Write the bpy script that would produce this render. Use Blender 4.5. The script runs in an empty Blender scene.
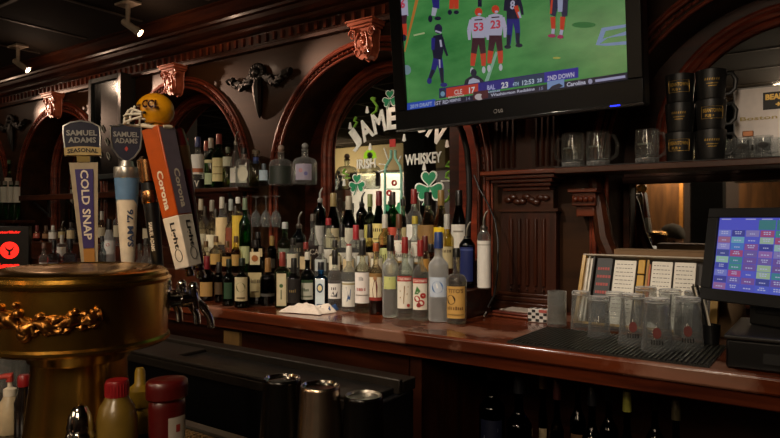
SPOTP, DOWNP, ROOMP, EXPO, TVE, POSE = 170, 54, 30, 0.0, .42, .6
import bpy, bmesh, math, random
from mathutils import Vector, Matrix
random.seed(7)
SC = bpy.context.scene; COL = SC.collection
PI = math.pi
F, CX, CY, EYE = 627.0, 390.0, 219.0, 1.45
TH = math.radians(35.4); ST, CT = math.sin(TH), math.cos(TH)

# ---------- where a point seen in the photo lies on a given plane of the room
def ray(px, py):
    u, v = px-CX, CY-py
    return Vector((-ST*F+CT*u, CT*F+ST*u, v))/F
def at(px, py, Y):
    d = ray(px, py); t = Y/d.y
    return Vector((d.x*t, Y, EYE+d.z*t))
def atz(px, py, Z):
    d = ray(px, py); t = (Z-EYE)/d.z
    return Vector((d.x*t, d.y*t, Z))
def atd(px, py, z):
    d = ray(px, py); return Vector((d.x*z, d.y*z, EYE+d.z*z))
MY = 2.645                       # plane of the back bar mirrors
def refl(px, py, Yv):            # a point of the room seen in the mirror
    p = at(px, py, Yv); p.y = 2*MY-p.y; return p

# ---------- materials
def lin(h):
    if not isinstance(h, str): return tuple(h)[:3]
    h = h.lstrip('#'); o = []
    for i in (0, 2, 4):
        s = int(h[i:i+2], 16)/255; o.append(s/12.92 if s <= .04045 else ((s+.055)/1.055)**2.4)
    return tuple(o)
MC = {}
def nt(name):
    m = bpy.data.materials.new(name); m.use_nodes = True
    n = m.node_tree.nodes; return m, n, m.node_tree.links, n['Principled BSDF']
def mat(name, col, rough=.5, metal=0, emit=0, bump=0, scale=40, var=.12, coat=0, spec=.5):
    if name in MC: return MC[name]
    m, n, l, b = nt(name); c = lin(col)
    tc = n.new('ShaderNodeTexCoord'); nz = n.new('ShaderNodeTexNoise'); nz.inputs['Scale'].default_value = scale
    nz.inputs['Detail'].default_value = 3
    l.new(tc.outputs['Object'], nz.inputs['Vector'])
    rp = n.new('ShaderNodeValToRGB'); l.new(nz.outputs['Fac'], rp.inputs['Fac'])
    rp.color_ramp.elements[0].position = .3; rp.color_ramp.elements[1].position = .7
    rp.color_ramp.elements[0].color = (*[x*(1-var) for x in c], 1); rp.color_ramp.elements[1].color = (*[min(1, x*(1+var)) for x in c], 1)
    l.new(rp.outputs['Color'], b.inputs['Base Color'])
    b.inputs['Roughness'].default_value = rough; b.inputs['Metallic'].default_value = metal
    b.inputs['Coat Weight'].default_value = coat; b.inputs['Coat Roughness'].default_value = .12
    b.inputs['Specular IOR Level'].default_value = spec
    if emit:
        b.inputs['Emission Color'].default_value = (*c, 1); b.inputs['Emission Strength'].default_value = emit
    if bump:
        bp = n.new('ShaderNodeBump'); bp.inputs['Strength'].default_value = bump; bp.inputs['Distance'].default_value = .004
        l.new(nz.outputs['Fac'], bp.inputs['Height']); l.new(bp.outputs['Normal'], b.inputs['Normal'])
    MC[name] = m; return m
def wood(name, c1, c2, rough=.3, coat=.5, axis='X', sc=7, patches=False, spec=.3):
    if name in MC: return MC[name]
    m, n, l, b = nt(name)
    tc = n.new('ShaderNodeTexCoord'); mp = n.new('ShaderNodeMapping')
    l.new(tc.outputs['Object'], mp.inputs['Vector'])
    s = {'X': (.35, 3, 3), 'Z': (3, 3, .35), 'Y': (3, .35, 3)}[axis]
    mp.inputs['Scale'].default_value = s
    nz = n.new('ShaderNodeTexNoise'); nz.inputs['Scale'].default_value = sc; nz.inputs['Detail'].default_value = 8
    nz.inputs['Distortion'].default_value = .8
    l.new(mp.outputs['Vector'], nz.inputs['Vector'])
    rp = n.new('ShaderNodeValToRGB'); l.new(nz.outputs['Fac'], rp.inputs['Fac'])
    rp.color_ramp.elements[0].position = .32; rp.color_ramp.elements[1].position = .68
    rp.color_ramp.elements[0].color = (*lin(c1), 1); rp.color_ramp.elements[1].color = (*lin(c2), 1)
    out = rp.outputs['Color']
    b.inputs['Roughness'].default_value = rough
    if patches:      # paler, rougher blotches
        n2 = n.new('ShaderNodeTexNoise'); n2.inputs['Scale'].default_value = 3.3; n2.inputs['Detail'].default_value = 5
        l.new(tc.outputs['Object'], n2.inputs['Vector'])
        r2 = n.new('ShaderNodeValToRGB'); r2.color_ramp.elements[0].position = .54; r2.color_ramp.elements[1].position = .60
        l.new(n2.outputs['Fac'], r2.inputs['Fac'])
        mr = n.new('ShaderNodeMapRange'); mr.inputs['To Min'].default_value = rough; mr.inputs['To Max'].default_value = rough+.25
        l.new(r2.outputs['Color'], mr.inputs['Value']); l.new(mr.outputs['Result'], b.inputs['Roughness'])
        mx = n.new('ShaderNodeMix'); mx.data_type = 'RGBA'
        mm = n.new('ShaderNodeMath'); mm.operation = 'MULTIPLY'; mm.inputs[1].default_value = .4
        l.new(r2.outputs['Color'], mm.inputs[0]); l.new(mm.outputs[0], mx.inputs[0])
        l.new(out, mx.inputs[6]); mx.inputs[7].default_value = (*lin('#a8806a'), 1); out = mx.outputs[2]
    l.new(out, b.inputs['Base Color'])
    b.inputs['Coat Weight'].default_value = coat; b.inputs['Coat Roughness'].default_value = .15; b.inputs['Specular IOR Level'].default_value = spec
    bp = n.new('ShaderNodeBump'); bp.inputs['Strength'].default_value = .12; bp.inputs['Distance'].default_value = .003
    l.new(nz.outputs['Fac'], bp.inputs['Height']); l.new(bp.outputs['Normal'], b.inputs['Normal'])
    MC[name] = m; return m
def glass(col='#f4f8f6', liq=None, level=.6, rough=.03, clear=.72, sheen_frost=0):
    key = ('g', col, liq, level, rough, clear, sheen_frost)
    if key in MC: return MC[key]
    m, n, l, b = nt('bottle glass'); out = n['Material Output']
    b.inputs['Transmission Weight'].default_value = 1; b.inputs['Roughness'].default_value = rough; b.inputs['IOR'].default_value = 1.42
    tr = n.new('ShaderNodeBsdfTransparent'); mx = n.new('ShaderNodeMixShader'); mx.inputs[0].default_value = 1-clear
    gl = n.new('ShaderNodeBsdfGlossy'); gl.inputs['Roughness'].default_value = max(.03, rough); fr = n.new('ShaderNodeMath'); fr.operation = 'MULTIPLY_ADD'; fr.inputs[1].default_value = .75; fr.inputs[2].default_value = .035; lw = n.new('ShaderNodeLayerWeight'); lw.inputs[0].default_value = .5; pw = n.new('ShaderNodeMath'); pw.operation = 'POWER'; pw.inputs[1].default_value = 3.2; l.new(lw.outputs['Facing'], pw.inputs[0]); l.new(pw.outputs[0], fr.inputs[0])
    mf = n.new('ShaderNodeMixShader'); l.new(fr.outputs[0], mf.inputs[0]); l.new(tr.outputs[0], mf.inputs[1]); l.new(gl.outputs[0], mf.inputs[2])
    l.new(mf.outputs[0], mx.inputs[1]); l.new(b.outputs[0], mx.inputs[2]); 
    if sheen_frost:
        df = n.new('ShaderNodeBsdfDiffuse'); df.inputs[0].default_value = (.8, .8, .78, 1); mh = n.new('ShaderNodeMixShader')  # white diffuse painted in for milky reflections, and for real frosted glass
        hz = n.new('ShaderNodeMath'); hz.operation = 'MULTIPLY_ADD'; hz.inputs[1].default_value = sheen_frost*2.5; hz.inputs[2].default_value = sheen_frost*.6; l.new(pw.outputs[0], hz.inputs[0])
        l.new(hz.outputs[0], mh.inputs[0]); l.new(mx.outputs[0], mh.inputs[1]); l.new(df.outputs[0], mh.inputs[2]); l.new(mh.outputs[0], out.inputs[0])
    else: l.new(mx.outputs[0], out.inputs[0])
    if liq:
        tc = n.new('ShaderNodeTexCoord'); sx = n.new('ShaderNodeSeparateXYZ'); l.new(tc.outputs['Generated'], sx.inputs[0])
        gt = n.new('ShaderNodeMath'); gt.operation = 'GREATER_THAN'; gt.inputs[1].default_value = level
        l.new(sx.outputs['Z'], gt.inputs[0])
        mc = n.new('ShaderNodeMix'); mc.data_type = 'RGBA'; l.new(gt.outputs[0], mc.inputs[0])
        mc.inputs[6].default_value = (*lin(liq), 1); mc.inputs[7].default_value = (*lin(col), 1)
        l.new(mc.outputs[2], b.inputs['Base Color']); l.new(mc.outputs[2], tr.inputs['Color'])
    else:
        nz = n.new('ShaderNodeTexNoise'); nz.inputs['Scale'].default_value = 30
        mc = n.new('ShaderNodeMix'); mc.data_type = 'RGBA'; l.new(nz.outputs['Fac'], mc.inputs[0])
        c = lin(col); mc.inputs[6].default_value = (*[x*.94 for x in c], 1); mc.inputs[7].default_value = (*c, 1)
        l.new(mc.outputs[2], b.inputs['Base Color']); l.new(mc.outputs[2], tr.inputs['Color'])
    MC[key] = m; return m
def emis(name, col, s):
    if name in MC: return MC[name]
    m, n, l, b = nt(name)
    nz = n.new('ShaderNodeTexNoise'); nz.inputs['Scale'].default_value = 60
    rp = n.new('ShaderNodeValToRGB'); c = lin(col)
    rp.color_ramp.elements[0].color = (*[x*.9 for x in c], 1); rp.color_ramp.elements[1].color = (*c, 1)
    l.new(nz.outputs['Fac'], rp.inputs['Fac']); l.new(rp.outputs['Color'], b.inputs['Emission Color'])
    b.inputs['Base Color'].default_value = (.01, .01, .01, 1); b.inputs['Roughness'].default_value = .4
    b.inputs['Emission Strength'].default_value = s
    MC[name] = m; return m

# ---------- text outlines
TC = {}
def text2d(s, bold=0.0):
    k = (s, bold)
    if k in TC: return TC[k]
    cu = bpy.data.curves.new('t', 'FONT'); cu.body = s; cu.size = 1; cu.align_x = 'CENTER'; cu.align_y = 'CENTER'; cu.offset = bold; cu.resolution_u = 2
    o = bpy.data.objects.new('t', cu); COL.objects.link(o)
    dg = bpy.context.evaluated_depsgraph_get(); dg.update()
    me = bpy.data.meshes.new_from_object(o.evaluated_get(dg))
    vs = [(v.co.x, v.co.y) for v in me.vertices]; fs = [tuple(p.vertices) for p in me.polygons]
    bpy.data.objects.remove(o); bpy.data.curves.remove(cu); bpy.data.meshes.remove(me)
    if vs:
        x0 = min(v[0] for v in vs); x1 = max(v[0] for v in vs); y0 = min(v[1] for v in vs); y1 = max(v[1] for v in vs)
        cx, cy = (x0+x1)/2, (y0+y1)/2; w, h = x1-x0, y1-y0
        vs = [((x-cx)/h, (y-cy)/h) for x, y in vs]     # letters one unit high
        TC[k] = (vs, fs, w/h)
    else: TC[k] = ([], [], 1)
    return TC[k]

# ---------- mesh builder
class MB:
    def __init__(s): s.v = []; s.f = []; s.m = []
    def add(s, vs, fs, m=0):
        o = len(s.v); s.v += [tuple(v) for v in vs]
        for f in fs: s.f.append(tuple(i+o for i in f)); s.m.append(m)
        return s
    def box(s, c, d, m=0, R=None, taper=None):
        x, y, z = d[0]/2, d[1]/2, d[2]/2; t = taper or 1
        P = [(-x, -y, -z), (x, -y, -z), (x, y, -z), (-x, y, -z), (-x*t, -y*t, z), (x*t, -y*t, z), (x*t, y*t, z), (-x*t, y*t, z)]
        P = [Vector(p) for p in P]
        if R: P = [R @ p for p in P]
        c = Vector(c)
        return s.add([p+c for p in P], [(0, 3, 2, 1), (4, 5, 6, 7), (0, 1, 5, 4), (1, 2, 6, 5), (2, 3, 7, 6), (3, 0, 4, 7)], m)
    def bb(s, a, b, m=0):
        return s.box([(a[i]+b[i])/2 for i in range(3)], [abs(b[i]-a[i]) for i in range(3)], m)
    def lathe(s, prof, n=24, c=(0, 0, 0), m=0, sec=None, R=None, cap=True):
        o = []; c = Vector(c)
        for r, z in prof:
            for i in range(n):
                a = 2*PI*i/n
                x, y = (math.cos(a)*r, math.sin(a)*r) if sec is None else sec(a, r)
                p = Vector((x, y, z)); o.append((R @ p if R else p)+c)
        fs = []
        for j in range(len(prof)-1):
            for i in range(n):
                k = (i+1) % n; fs.append((j*n+i, j*n+k, (j+1)*n+k, (j+1)*n+i))
        if cap:
            fs.append(tuple(range(n-1, -1, -1))); fs.append(tuple((len(prof)-1)*n+i for i in range(n)))
        return s.add(o, fs, m)
    def tube(s, pts, r, n=8, m=0, closed=False):
        pts = [Vector(p) for p in pts]; N = len(pts); rs = r if isinstance(r, (list, tuple)) else [r]*N
        o = []; ref = None
        for i, p in enumerate(pts):
            if closed: t = pts[(i+1) % N]-pts[i-1]
            else: t = pts[min(i+1, N-1)]-pts[max(i-1, 0)]
            t.normalize()
            if ref is None: ref = t.orthogonal().normalized()
            ref = (ref-t*ref.dot(t))
            if ref.length < 1e-6: ref = t.orthogonal()
            ref.normalize(); b = t.cross(ref)
            for k in range(n):
                a = 2*PI*k/n; o.append(p+(ref*math.cos(a)+b*math.sin(a))*rs[i])
        fs = []
        for j in range(N if closed else N-1):
            j2 = (j+1) % N
            for i in range(n):
                k = (i+1) % n; fs.append((j*n+i, j*n+k, j2*n+k, j2*n+i))
        if not closed: fs.append(tuple(range(n-1, -1, -1))); fs.append(tuple((N-1)*n+i for i in range(n)))
        return s.add(o, fs, m)
    def ball(s, c, r, m=0, n=12, k=8, sc=(1, 1, 1), R=None):
        prof = [(max(1e-4, r*math.sin(PI*i/k)), -r*math.cos(PI*i/k)) for i in range(k+1)]
        M = Matrix.Diagonal(sc)
        if R: M = R @ M
        return s.lathe(prof, n, c, m, R=M)
    def prism(s, poly, fn, m=0, both=True):      # poly in 2-D, fn(x, y, side) -> 3-D
        n = len(poly); a = [fn(x, y, 0) for x, y in poly]; b = [fn(x, y, 1) for x, y in poly]
        fs = [tuple(range(n)), tuple(range(2*n-1, n-1, -1))]+[(i, (i+1) % n+0, (i+1) % n+n, i+n) for i in range(n)]
        return s.add(a+b, fs, m)
    def flat(s, poly, fn, m=0):
        return s.add([fn(x, y) for x, y in poly], [tuple(range(len(poly)))], m)
    def text(s, t, fn, h, x=0, y=0, m=0, bold=.02, w=None, rot=0, it=0):
        vs, fs, asp = text2d(t, bold)
        k = h if w is None else w/asp
        cr, sr = math.cos(rot), math.sin(rot); o = []
        for a, b in vs:
            a2, b2 = (a+it*b)*k, b*h; o.append(fn(x+a2*cr-b2*sr, y+a2*sr+b2*cr))
        return s.add(o, fs, m)
    def build(s, name, mats, parent=None, smooth=35, bevel=0, loc=None, kind=None):
        me = bpy.data.meshes.new(name); me.from_pydata(s.v, [], s.f)
        if not isinstance(mats, (list, tuple)): mats = [mats]
        for x in mats: me.materials.append(x)
        me.polygons.foreach_set('material_index', s.m)
        me.validate(); me.update()
        if smooth:
            me.polygons.foreach_set('use_smooth', [True]*len(me.polygons))
            try: me.set_sharp_from_angle(angle=math.radians(smooth))
            except Exception: pass
        o = bpy.data.objects.new(name, me); COL.objects.link(o)
        if parent: o.parent = parent
        if loc is not None: o.location = loc
        if bevel:
            bv = o.modifiers.new('bevel', 'BEVEL'); bv.width = bevel; bv.segments = 2; bv.limit_method = 'ANGLE'; bv.angle_limit = math.radians(50)
        if kind: o['kind'] = kind
        return o
def thing(name, label, cat, loc=(0, 0, 0), rz=0, group=None, M=None):
    o = bpy.data.objects.new(name, None); COL.objects.link(o); o.empty_display_size = .05
    if M is not None: o.matrix_world = M
    else: o.location = loc; o.rotation_euler = (0, 0, rz)
    return tag(o, label, cat, group)
def tag(o, label, cat, group=None, kind=None):
    o['label'] = label; o['category'] = cat
    if group: o['group'] = group
    if kind: o['kind'] = kind
    return o
def copy_tree(o, parent=None):
    c = o.copy(); COL.objects.link(c); c.parent = parent
    for ch in list(o.children): copy_tree(ch, c)
    return c
def frame(o, right, up):
    right = Vector(right).normalized(); up = Vector(up); up = (up-right*up.dot(right)).normalized(); back = up.cross(right)
    M = Matrix((right, back, up)).transposed().to_4x4(); M.translation = Vector(o); return M
def face_cam(p, k=1.0):           # yaw that turns local -Y towards the viewer
    return math.atan2(p[0], -(-p[1]))*-1*k if False else -math.atan2(p[0], p[1])*k
FRONT = lambda y: (lambda a, b: (a, y, b))

# ---------- shared materials
W_DARK = wood('dark mahogany', '#1e0d06', '#44200f', .34, .12)
W_DARKV = wood('dark mahogany upright grain', '#1e0c05', '#3e1a0a', .42, .04, 'Z')
W_RED = wood('red mahogany', '#36140a', '#6a2e16', .3, .5)
W_TRIM = wood('polished mahogany moulding', '#46190d', '#803822', .38, .12)
W_KEY = wood('carved keystone wood', '#9c4a30', '#b8664a', .45, .15)
W_COUNT = wood('blotchy mahogany counter', '#3c1a0e', '#6c3119', .2, .5, patches=True, sc=5)
W_PANEL = wood('reddish panel wood', '#5a1c0a', '#8e3314', .4, .3, sc=9)
BLK = mat('black plastic', '#0b0b0c', .35); BLKM = mat('matt black', '#0d0d0d', .7)
CHROME = mat('chrome', '#d9d6d0', .12, 1); STEEL = mat('brushed steel', '#8f8b84', .35, 1)
BRASS = mat('brass', '#c99a44', .25, 1, bump=.07, scale=10, var=.25)
INK = mat('black ink', '#141212', .6); PAPER = mat('white paper', '#e6e0d4', .7, var=.04)
CREAM = mat('cream paper', '#e3d3a8', .7, var=.05)

def smooth_path(pts, k=6):
    P = [Vector(p) for p in pts]; o = []
    for i in range(len(P)-1):
        p0, p1, p2, p3 = P[max(i-1, 0)], P[i], P[i+1], P[min(i+2, len(P)-1)]
        for j in range(k):
            t = j/k; o.append(.5*((2*p1)+(p2-p0)*t+(2*p0-5*p1+4*p2-p3)*t*t+(3*p1-p0-3*p2+p3)*t**3))
    return o+[P[-1]]
# =================== the room shell
XL, XR, YF, YR, ZC = -8.4, 2.6, 2.78, -4.2, 2.61
AX = [-6.34, -4.86, -3.385, -1.879, -.10]; AR, AZ, WF = .61, 1.66, 2.45
CEIL = mat('dark ceiling tile', '#1e1813', .9, bump=.5, scale=120, spec=.1)
mb = MB(); mb.bb((XL, YR, ZC+.0), (XR, YF, ZC+.08)); mb.build('ceiling', CEIL, kind='structure')
mb = MB()
x = XL+.2
while x < XR: mb.bb((x, YR, ZC-.006), (x+.02, 2.15, ZC)); x += .61
y = YR+.25
while y < 2.1: mb.bb((XL, y, ZC-.006), (XR, y+.02, ZC)); y += .61
mb.build('trim_1', mat('ceiling grid bar', '#3a322a', .6), kind='structure')
mb = MB(); mb.bb((XL, YR, -.08), (XR, YF, 0)); mb.build('floor', mat('dark floor tile', '#1a1411', .5), kind='structure')
mb = MB(); mb.bb((XL-.1, YR, 0), (XL, YF, ZC)); mb.build('wall_left', W_DARKV, kind='structure')
mb = MB(); mb.bb((XR, YR, 0), (XR+.1, YF, ZC)); mb.build('wall_right', W_DARKV, kind='structure')
# arched front of the back bar
mb = MB(); t = .05
edges = [XL]
def wq(a, b, c, d): mb.add([a, b, c, d], [(0, 1, 2, 3)])
N = 32
prev = XL
for cx in AX:
    l, r = cx-AR, cx+AR
    wq((prev, WF, 1.081), (l, WF, 1.081), (l, WF, ZC), (prev, WF, ZC))
    arc = [(cx-AR*math.cos(PI*i/N), AZ+AR*math.sin(PI*i/N)) for i in range(N+1)]
    for (x0, z0), (x1, z1) in zip(arc, arc[1:]):
        wq((x0, WF, z0), (x1, WF, z1), (x1, WF, ZC), (x0, WF, ZC))
        wq((x0, WF, z0), (x1, WF, z1), (x1, YF-.1, z1), (x0, YF-.1, z0))
    wq((l, WF, 1.081), (l, YF-.12, 1.081), (l, YF-.1, AZ), (l, WF, AZ))
    wq((r, WF, 1.081), (r, YF-.12, 1.081), (r, YF-.1, AZ), (r, WF, AZ))
    prev = r
wq((prev, WF, 1.081), (XR, WF, 1.081), (XR, WF, ZC), (prev, WF, ZC))
mb.build('wall_back', [wood('spandrel mahogany', '#22130a', '#3a220e', .5, .03, sc=4, spec=.15)], kind='structure')
mb = MB(); mb.bb((XL, 2.66, 0), (XR, YF, ZC)); mb.bb((-1.5, 2.60, 1.085), (-1.26, 2.66, 2.3))
mb.build('wall_back', wood('recess mahogany', '#1c0b06', '#43190c', .4, .3, sc=6), kind='structure')
# reddish jamb panel beside the big mirror
mb = MB(); mb.bb((-1.44, 2.585, 1.09), (-1.262, 2.60, 2.28)); mb.build('trim_2', W_PANEL, kind='structure')
# cornice with dentil band
prof = [(2.45, 2.395), (2.415, 2.395), (2.41, 2.41), (2.43, 2.42), (2.43, 2.482), (2.40, 2.486), (2.385, 2.495), (2.385, 2.51), (2.355, 2.515), (2.335, 2.53),
        (2.325, 2.548), (2.30, 2.55), (2.295, 2.562), (2.26, 2.566), (2.235, 2.585), (2.215, 2.60), (2.19, 2.604), (2.19, 2.61)]
mb = MB(); n = len(prof)
mb.add([(XL, y, z) for y, z in prof]+[(XR, y, z) for y, z in prof], [(i, i+1, i+1+n, i+n) for i in range(n-1)])
mb.build('trim_3', W_DARK, smooth=20, kind='structure')
mb = MB(); x = XL
while x < XR: mb.bb((x, 2.418, 2.43), (x+.018, 2.435, 2.474)); x += .062
mb.build('trim_4', W_RED, kind='structure')
# arch mouldings with beads
for i, cx in enumerate(AX):
    mb = MB(); N = 40
    def arcpts(R, y, leg=True):
        p = [(cx-R*math.cos(PI*k/N), y, AZ+R*math.sin(PI*k/N)) for k in range(N+1)]
        return [(cx-R, y, 1.12)]+p+[(cx+R, y, 1.12)]
    for R, y, rr in ((AR+.006, 2.441, .008), (AR+.030, 2.447, .006), (AR+.052, 2.440, .010), (AR+.068, 2.446, .005)):
        mb.tube(arcpts(R, y), rr, 8)
    for k in range(64):
        a = PI*k/63; mb.ball((cx-(AR+.030)*math.cos(a), 2.436, AZ+(AR+.030)*math.sin(a)), .006, n=6, k=4)
    mb.build('trim_%d' % (5+i), W_TRIM, kind='structure')
# mirrors in the arches: recessed panel, inner moulding, silvered glass
MIR, n_, l_, b_ = nt('silvered mirror'); b_.inputs['Metallic'].default_value = 1; b_.inputs['Roughness'].default_value = .02
nz = n_.new('ShaderNodeTexNoise'); rp = n_.new('ShaderNodeValToRGB'); rp.color_ramp.elements[0].color = (.62, .61, .58, 1); rp.color_ramp.elements[1].color = (.68, .67, .64, 1)
l_.new(nz.outputs['Fac'], rp.inputs['Fac']); l_.new(rp.outputs['Color'], b_.inputs['Base Color'])
def mirror(cx, R, z0, zc, label, y=2.645):
    t = thing('arched_mirror', label, 'mirror', (cx, y, z0), 0, 'arched mirrors in the back bar')
    N = 36
    arc = [(R*math.cos(PI*k/N), zc-z0+R*math.sin(PI*k/N)) for k in range(N+1)]
    poly = [(-R, 0), (R, 0)]+arc[1:-1]+[(-R, zc-z0)]
    poly = [(-R, 0), (R, 0)]+arc
    m = MB(); m.prism(poly, lambda a, b, s: (a, s*.012, b)); m.build('mirror_glass', MIR, t, smooth=0)
    m = MB()
    pts = [(-R, 0)]+[(-R*math.cos(PI*k/N), zc-z0+R*math.sin(PI*k/N)) for k in range(N+1)]+[(R, 0)]
    for dr, dy, rr in ((.012, -.012, .014), (.04, -.02, .018), (.066, -.01, .011)):
        m.tube([(a*(R+dr)/R, dy, (b-(zc-z0))*(R+dr)/R+(zc-z0) if b > 0 else b) for a, b in pts], rr, 8)
    m.build('frame', W_TRIM, t)
    return t
mirror(-1.862, .405, 1.10, 1.80, 'arched back bar mirror painted with a whiskey advert and shamrocks')
mirror(-3.385, .405, 1.66, 1.80, 'arched mirror behind the tequila and green bottles on the upper shelf')
mirror(-4.86, .405, 1.10, 1.80, 'dark arched mirror behind the tall seasonal beer tap handle')
mirror(-6.34, .405, 1.10, 1.80, 'arched mirror at the far left end behind the green bottles')
mirror(-.10, .41, 1.66, 1.74, 'arched mirror above the mug shelf on the right')
# wide low mirror panels under the right shelf
t = thing('low_mirror', 'framed low mirror panel beneath the mug shelf showing beer taps', 'mirror', (-.1, 2.645, 1.15))
m = MB(); m.bb((-.60, 0, 0), (.60, .012, .44)); m.build('mirror_glass', MIR, t, smooth=0)
m = MB()
m.bb((-.61, -.02, -.03), (.61, .015, 0)); m.bb((-.61, -.02, .44), (.61, .015, .47)); m.bb((-.605, -.02, 0), (-.58, .015, .44)); m.bb((.58, -.02, 0), (.605, .015, .44))
m.build('frame', W_DARK, t, bevel=.004)

# keystones
def corbel(cx, label):
    t = thing('carved_keystone', label, 'carving', (cx+.04, 2.43, 2.245), 0, 'carved keystones on the arches')
    t.scale = (.66, .78, .78)
    m = MB()
    R90 = Matrix.Rotation(PI/2, 3, 'X')
    pts = [(-.085, .16), (-.07, .08), (-.075, .03), (-.05, -.02), (-.02, -.035), (0, -.02), (.02, -.035), (.05, -.02), (.075, .03), (.07, .08), (.085, .16)]
    m.prism(pts, lambda a, b, s: (a, -.07*(1-s)-.02*(b+.03)/.2*(1-s), b))
    m.build('body', W_KEY, t, bevel=.006)
    m = MB(); m.bb((-.115, -.12, .165), (.115, .01, .185)); m.bb((-.1, -.105, .15), (.1, .01, .165)); m.bb((-.125, -.13, .185), (.125, .01, .195))
    m.build('abacus', W_KEY, t, bevel=.003)
    for s in (-1, 1):
        m = MB()
        for (ox, oz, r0) in ((s*.085, .115, .034), (s*.036, -.005, .028)):
            m.tube([(ox+s*r0*(1-k/26)*math.cos(k*.5), -.095, oz+r0*(1-k/26)*math.sin(k*.5)) for k in range(22)], [.008*(1-k/30) for k in range(22)], 6)
        m.tube([(s*.03, -.09, .12), (s*.055, -.1, .07), (s*.05, -.095, .03), (s*.02, -.09, .03)], .008, 6)
        m.build('scroll', W_KEY, t)
    m = MB()
    for k in range(9): m.ball((.014*math.sin(k*2.1), -.088, .12-k*.015), .014, n=8, k=6, sc=(1.2, .7, .9))
    m.build('leaf_carving', W_KEY, t)
corbel(AX[3], 'carved scroll keystone at the top of the arch beside the television')
corbel(AX[2], 'carved scroll keystone right behind the yellow toy helmet')
corbel(AX[1], 'carved scroll keystone above the seasonal beer tap handle')
corbel(AX[0], 'carved scroll keystone on the leftmost arch')
corbel(AX[4], 'carved scroll keystone on the right arch above the mugs')
# applied wreath carvings on the spandrels
CARV = mat('blackened carving', '#0f0b08', .45, bump=.3)
def wreath(cx, label):
    t = thing('carved_garland', label, 'carving', (cx, WF, 2.215), 0, 'carved garlands between the arches')
    m = MB(); rnd = random.Random(5)
    for s in (-1, 1):
        for k in range(16):
            f = k/15; m.ball((s*(.05+.16*f), -.018, .03-.035*math.sin(f*3)+rnd.uniform(-.014, .014)), .024-.007*f, n=8, k=5, sc=(1.3, .8, .8), R=Matrix.Rotation(rnd.uniform(-1, 1), 3, 'Y'))
        m.tube([(s*.2, -.02, .02), (s*.235, -.02, .035), (s*.25, -.02, .03)], [.022, .016, .02], 8)
    m.build('garland', CARV, t)
    m = MB()
    for k in range(14):
        a = k*2*PI/14; m.ball((.045*math.cos(a), -.025, .055+.035*math.sin(a)), .018, n=8, k=5)
    m.ball((0, -.03, .05), .03, n=10, k=6); m.build('rosette', CARV, t)
    m = MB(); m.tube([(0, -.02, .02), (0, -.025, -.03), (0, -.02, -.1), (0, -.012, -.17), (0, -.008, -.20)], [.02, .03, .025, .014, .004], 8); m.build('torch', CARV, t)
wreath((AX[2]+AX[3])/2, 'black carved garland with torch on the wood between two arches, above the decanters')
wreath((AX[0]+AX[1])/2, 'small black carved garland on the far left between two arches')
# hanging framed mirror between arches 1 and 2
c = -4.04
t = thing('framed_mirror', 'tall narrow dark-framed mirror hanging behind the shield-topped tap handle', 'mirror', (c, 2.36, 1.72))
m = MB(); m.bb((-.17, 0, .03), (.17, .02, .67)); m.build('mirror_glass', mat('smoky mirror', '#6f7170', .22, 1), t)
m = MB()
for a, b in (((-.2, -.02, 0), (-.165, .09, .70)), ((.165, -.02, 0), (.2, .09, .70)), ((-.165, -.02, 0), (.165, .09, .035)), ((-.165, -.02, .665), (.165, .09, .70))): m.bb(a, b)
m.build('frame', mat('dark green-black frame', '#1a201d', .6), t, bevel=.004)
m = MB(); wm = mat('white marker paint', '#b9bdb4', .6)
for k, (sx, sz) in enumerate(((-.1, .28), (-.05, .33), (.0, .24), (.06, .3), (-.08, .16), (.02, .14), (.1, .22))):
    m.tube([(sx+.02*math.cos(j*.9), -.001, sz+.035*math.sin(j*.7)+.01*j/3) for j in range(7)], .004, 5)
m.build('painted_decoration', wm, t)

# pilaster between the big mirror and the right arch
t = thing('carved_pilaster', 'dark mahogany pilaster with carved capital between the mirrors', 'pilaster', (-1.02, 2.44, 1.08))
def P(a, b, m=0): mb.bb((a[0], a[1], a[2]), (b[0], b[1], b[2]), m)
mb = MB(); P((-.12, -.04, .07), (.12, 0, .40)); 
for k in range(5): mb.tube([(-.07+k*.035, -.042, .10), (-.07+k*.035, -.042, .37)], .009, 6)
for k in range(5): mb.ball((-.07+k*.035, -.048, .085), .006, n=6, k=4)
mb.build('shaft', W_DARKV, t, bevel=.003)
mb = MB(); P((-.15, -.09, 0), (.15, 0, .035)); P((-.14, -.07, .035), (.14, 0, .055)); P((-.13, -.055, .055), (.13, 0, .07)); mb.build('base', W_DARK, t, bevel=.004)
mb = MB(); P((-.13, -.05, .40), (.13, 0, .412)); P((-.11, -.045, .412), (.11, 0, .485))
for k in range(9): mb.ball((-.08+k*.02, -.052, .448+.012*math.sin(k*1.9)), .016, n=8, k=5, sc=(1.2, .6, .8))
mb.build('carved_panel', W_DARK, t)
mb = MB()
for k, (w, d, z0, z1) in enumerate(((.12, .06, .485, .50), (.135, .085, .50, .515), (.15, .11, .515, .53), (.165, .13, .53, .545), (.18, .15, .545, .562))): P((-w+.02, -d, z0), (w-.02, 0, z1))
mb.build('cap_ledge', W_RED, t, bevel=.003)
mb = MB(); P((-.14, -.06, .562), (.14, 0, 1.20))
for k in range(4):
    for s in (-1, 1): mb.tube([(s*(.05+k*.024), -.062, .58), (s*(.05+k*.024), -.062, 1.18)], .008, 6)
mb.build('upper_shaft', W_DARKV, t)
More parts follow.
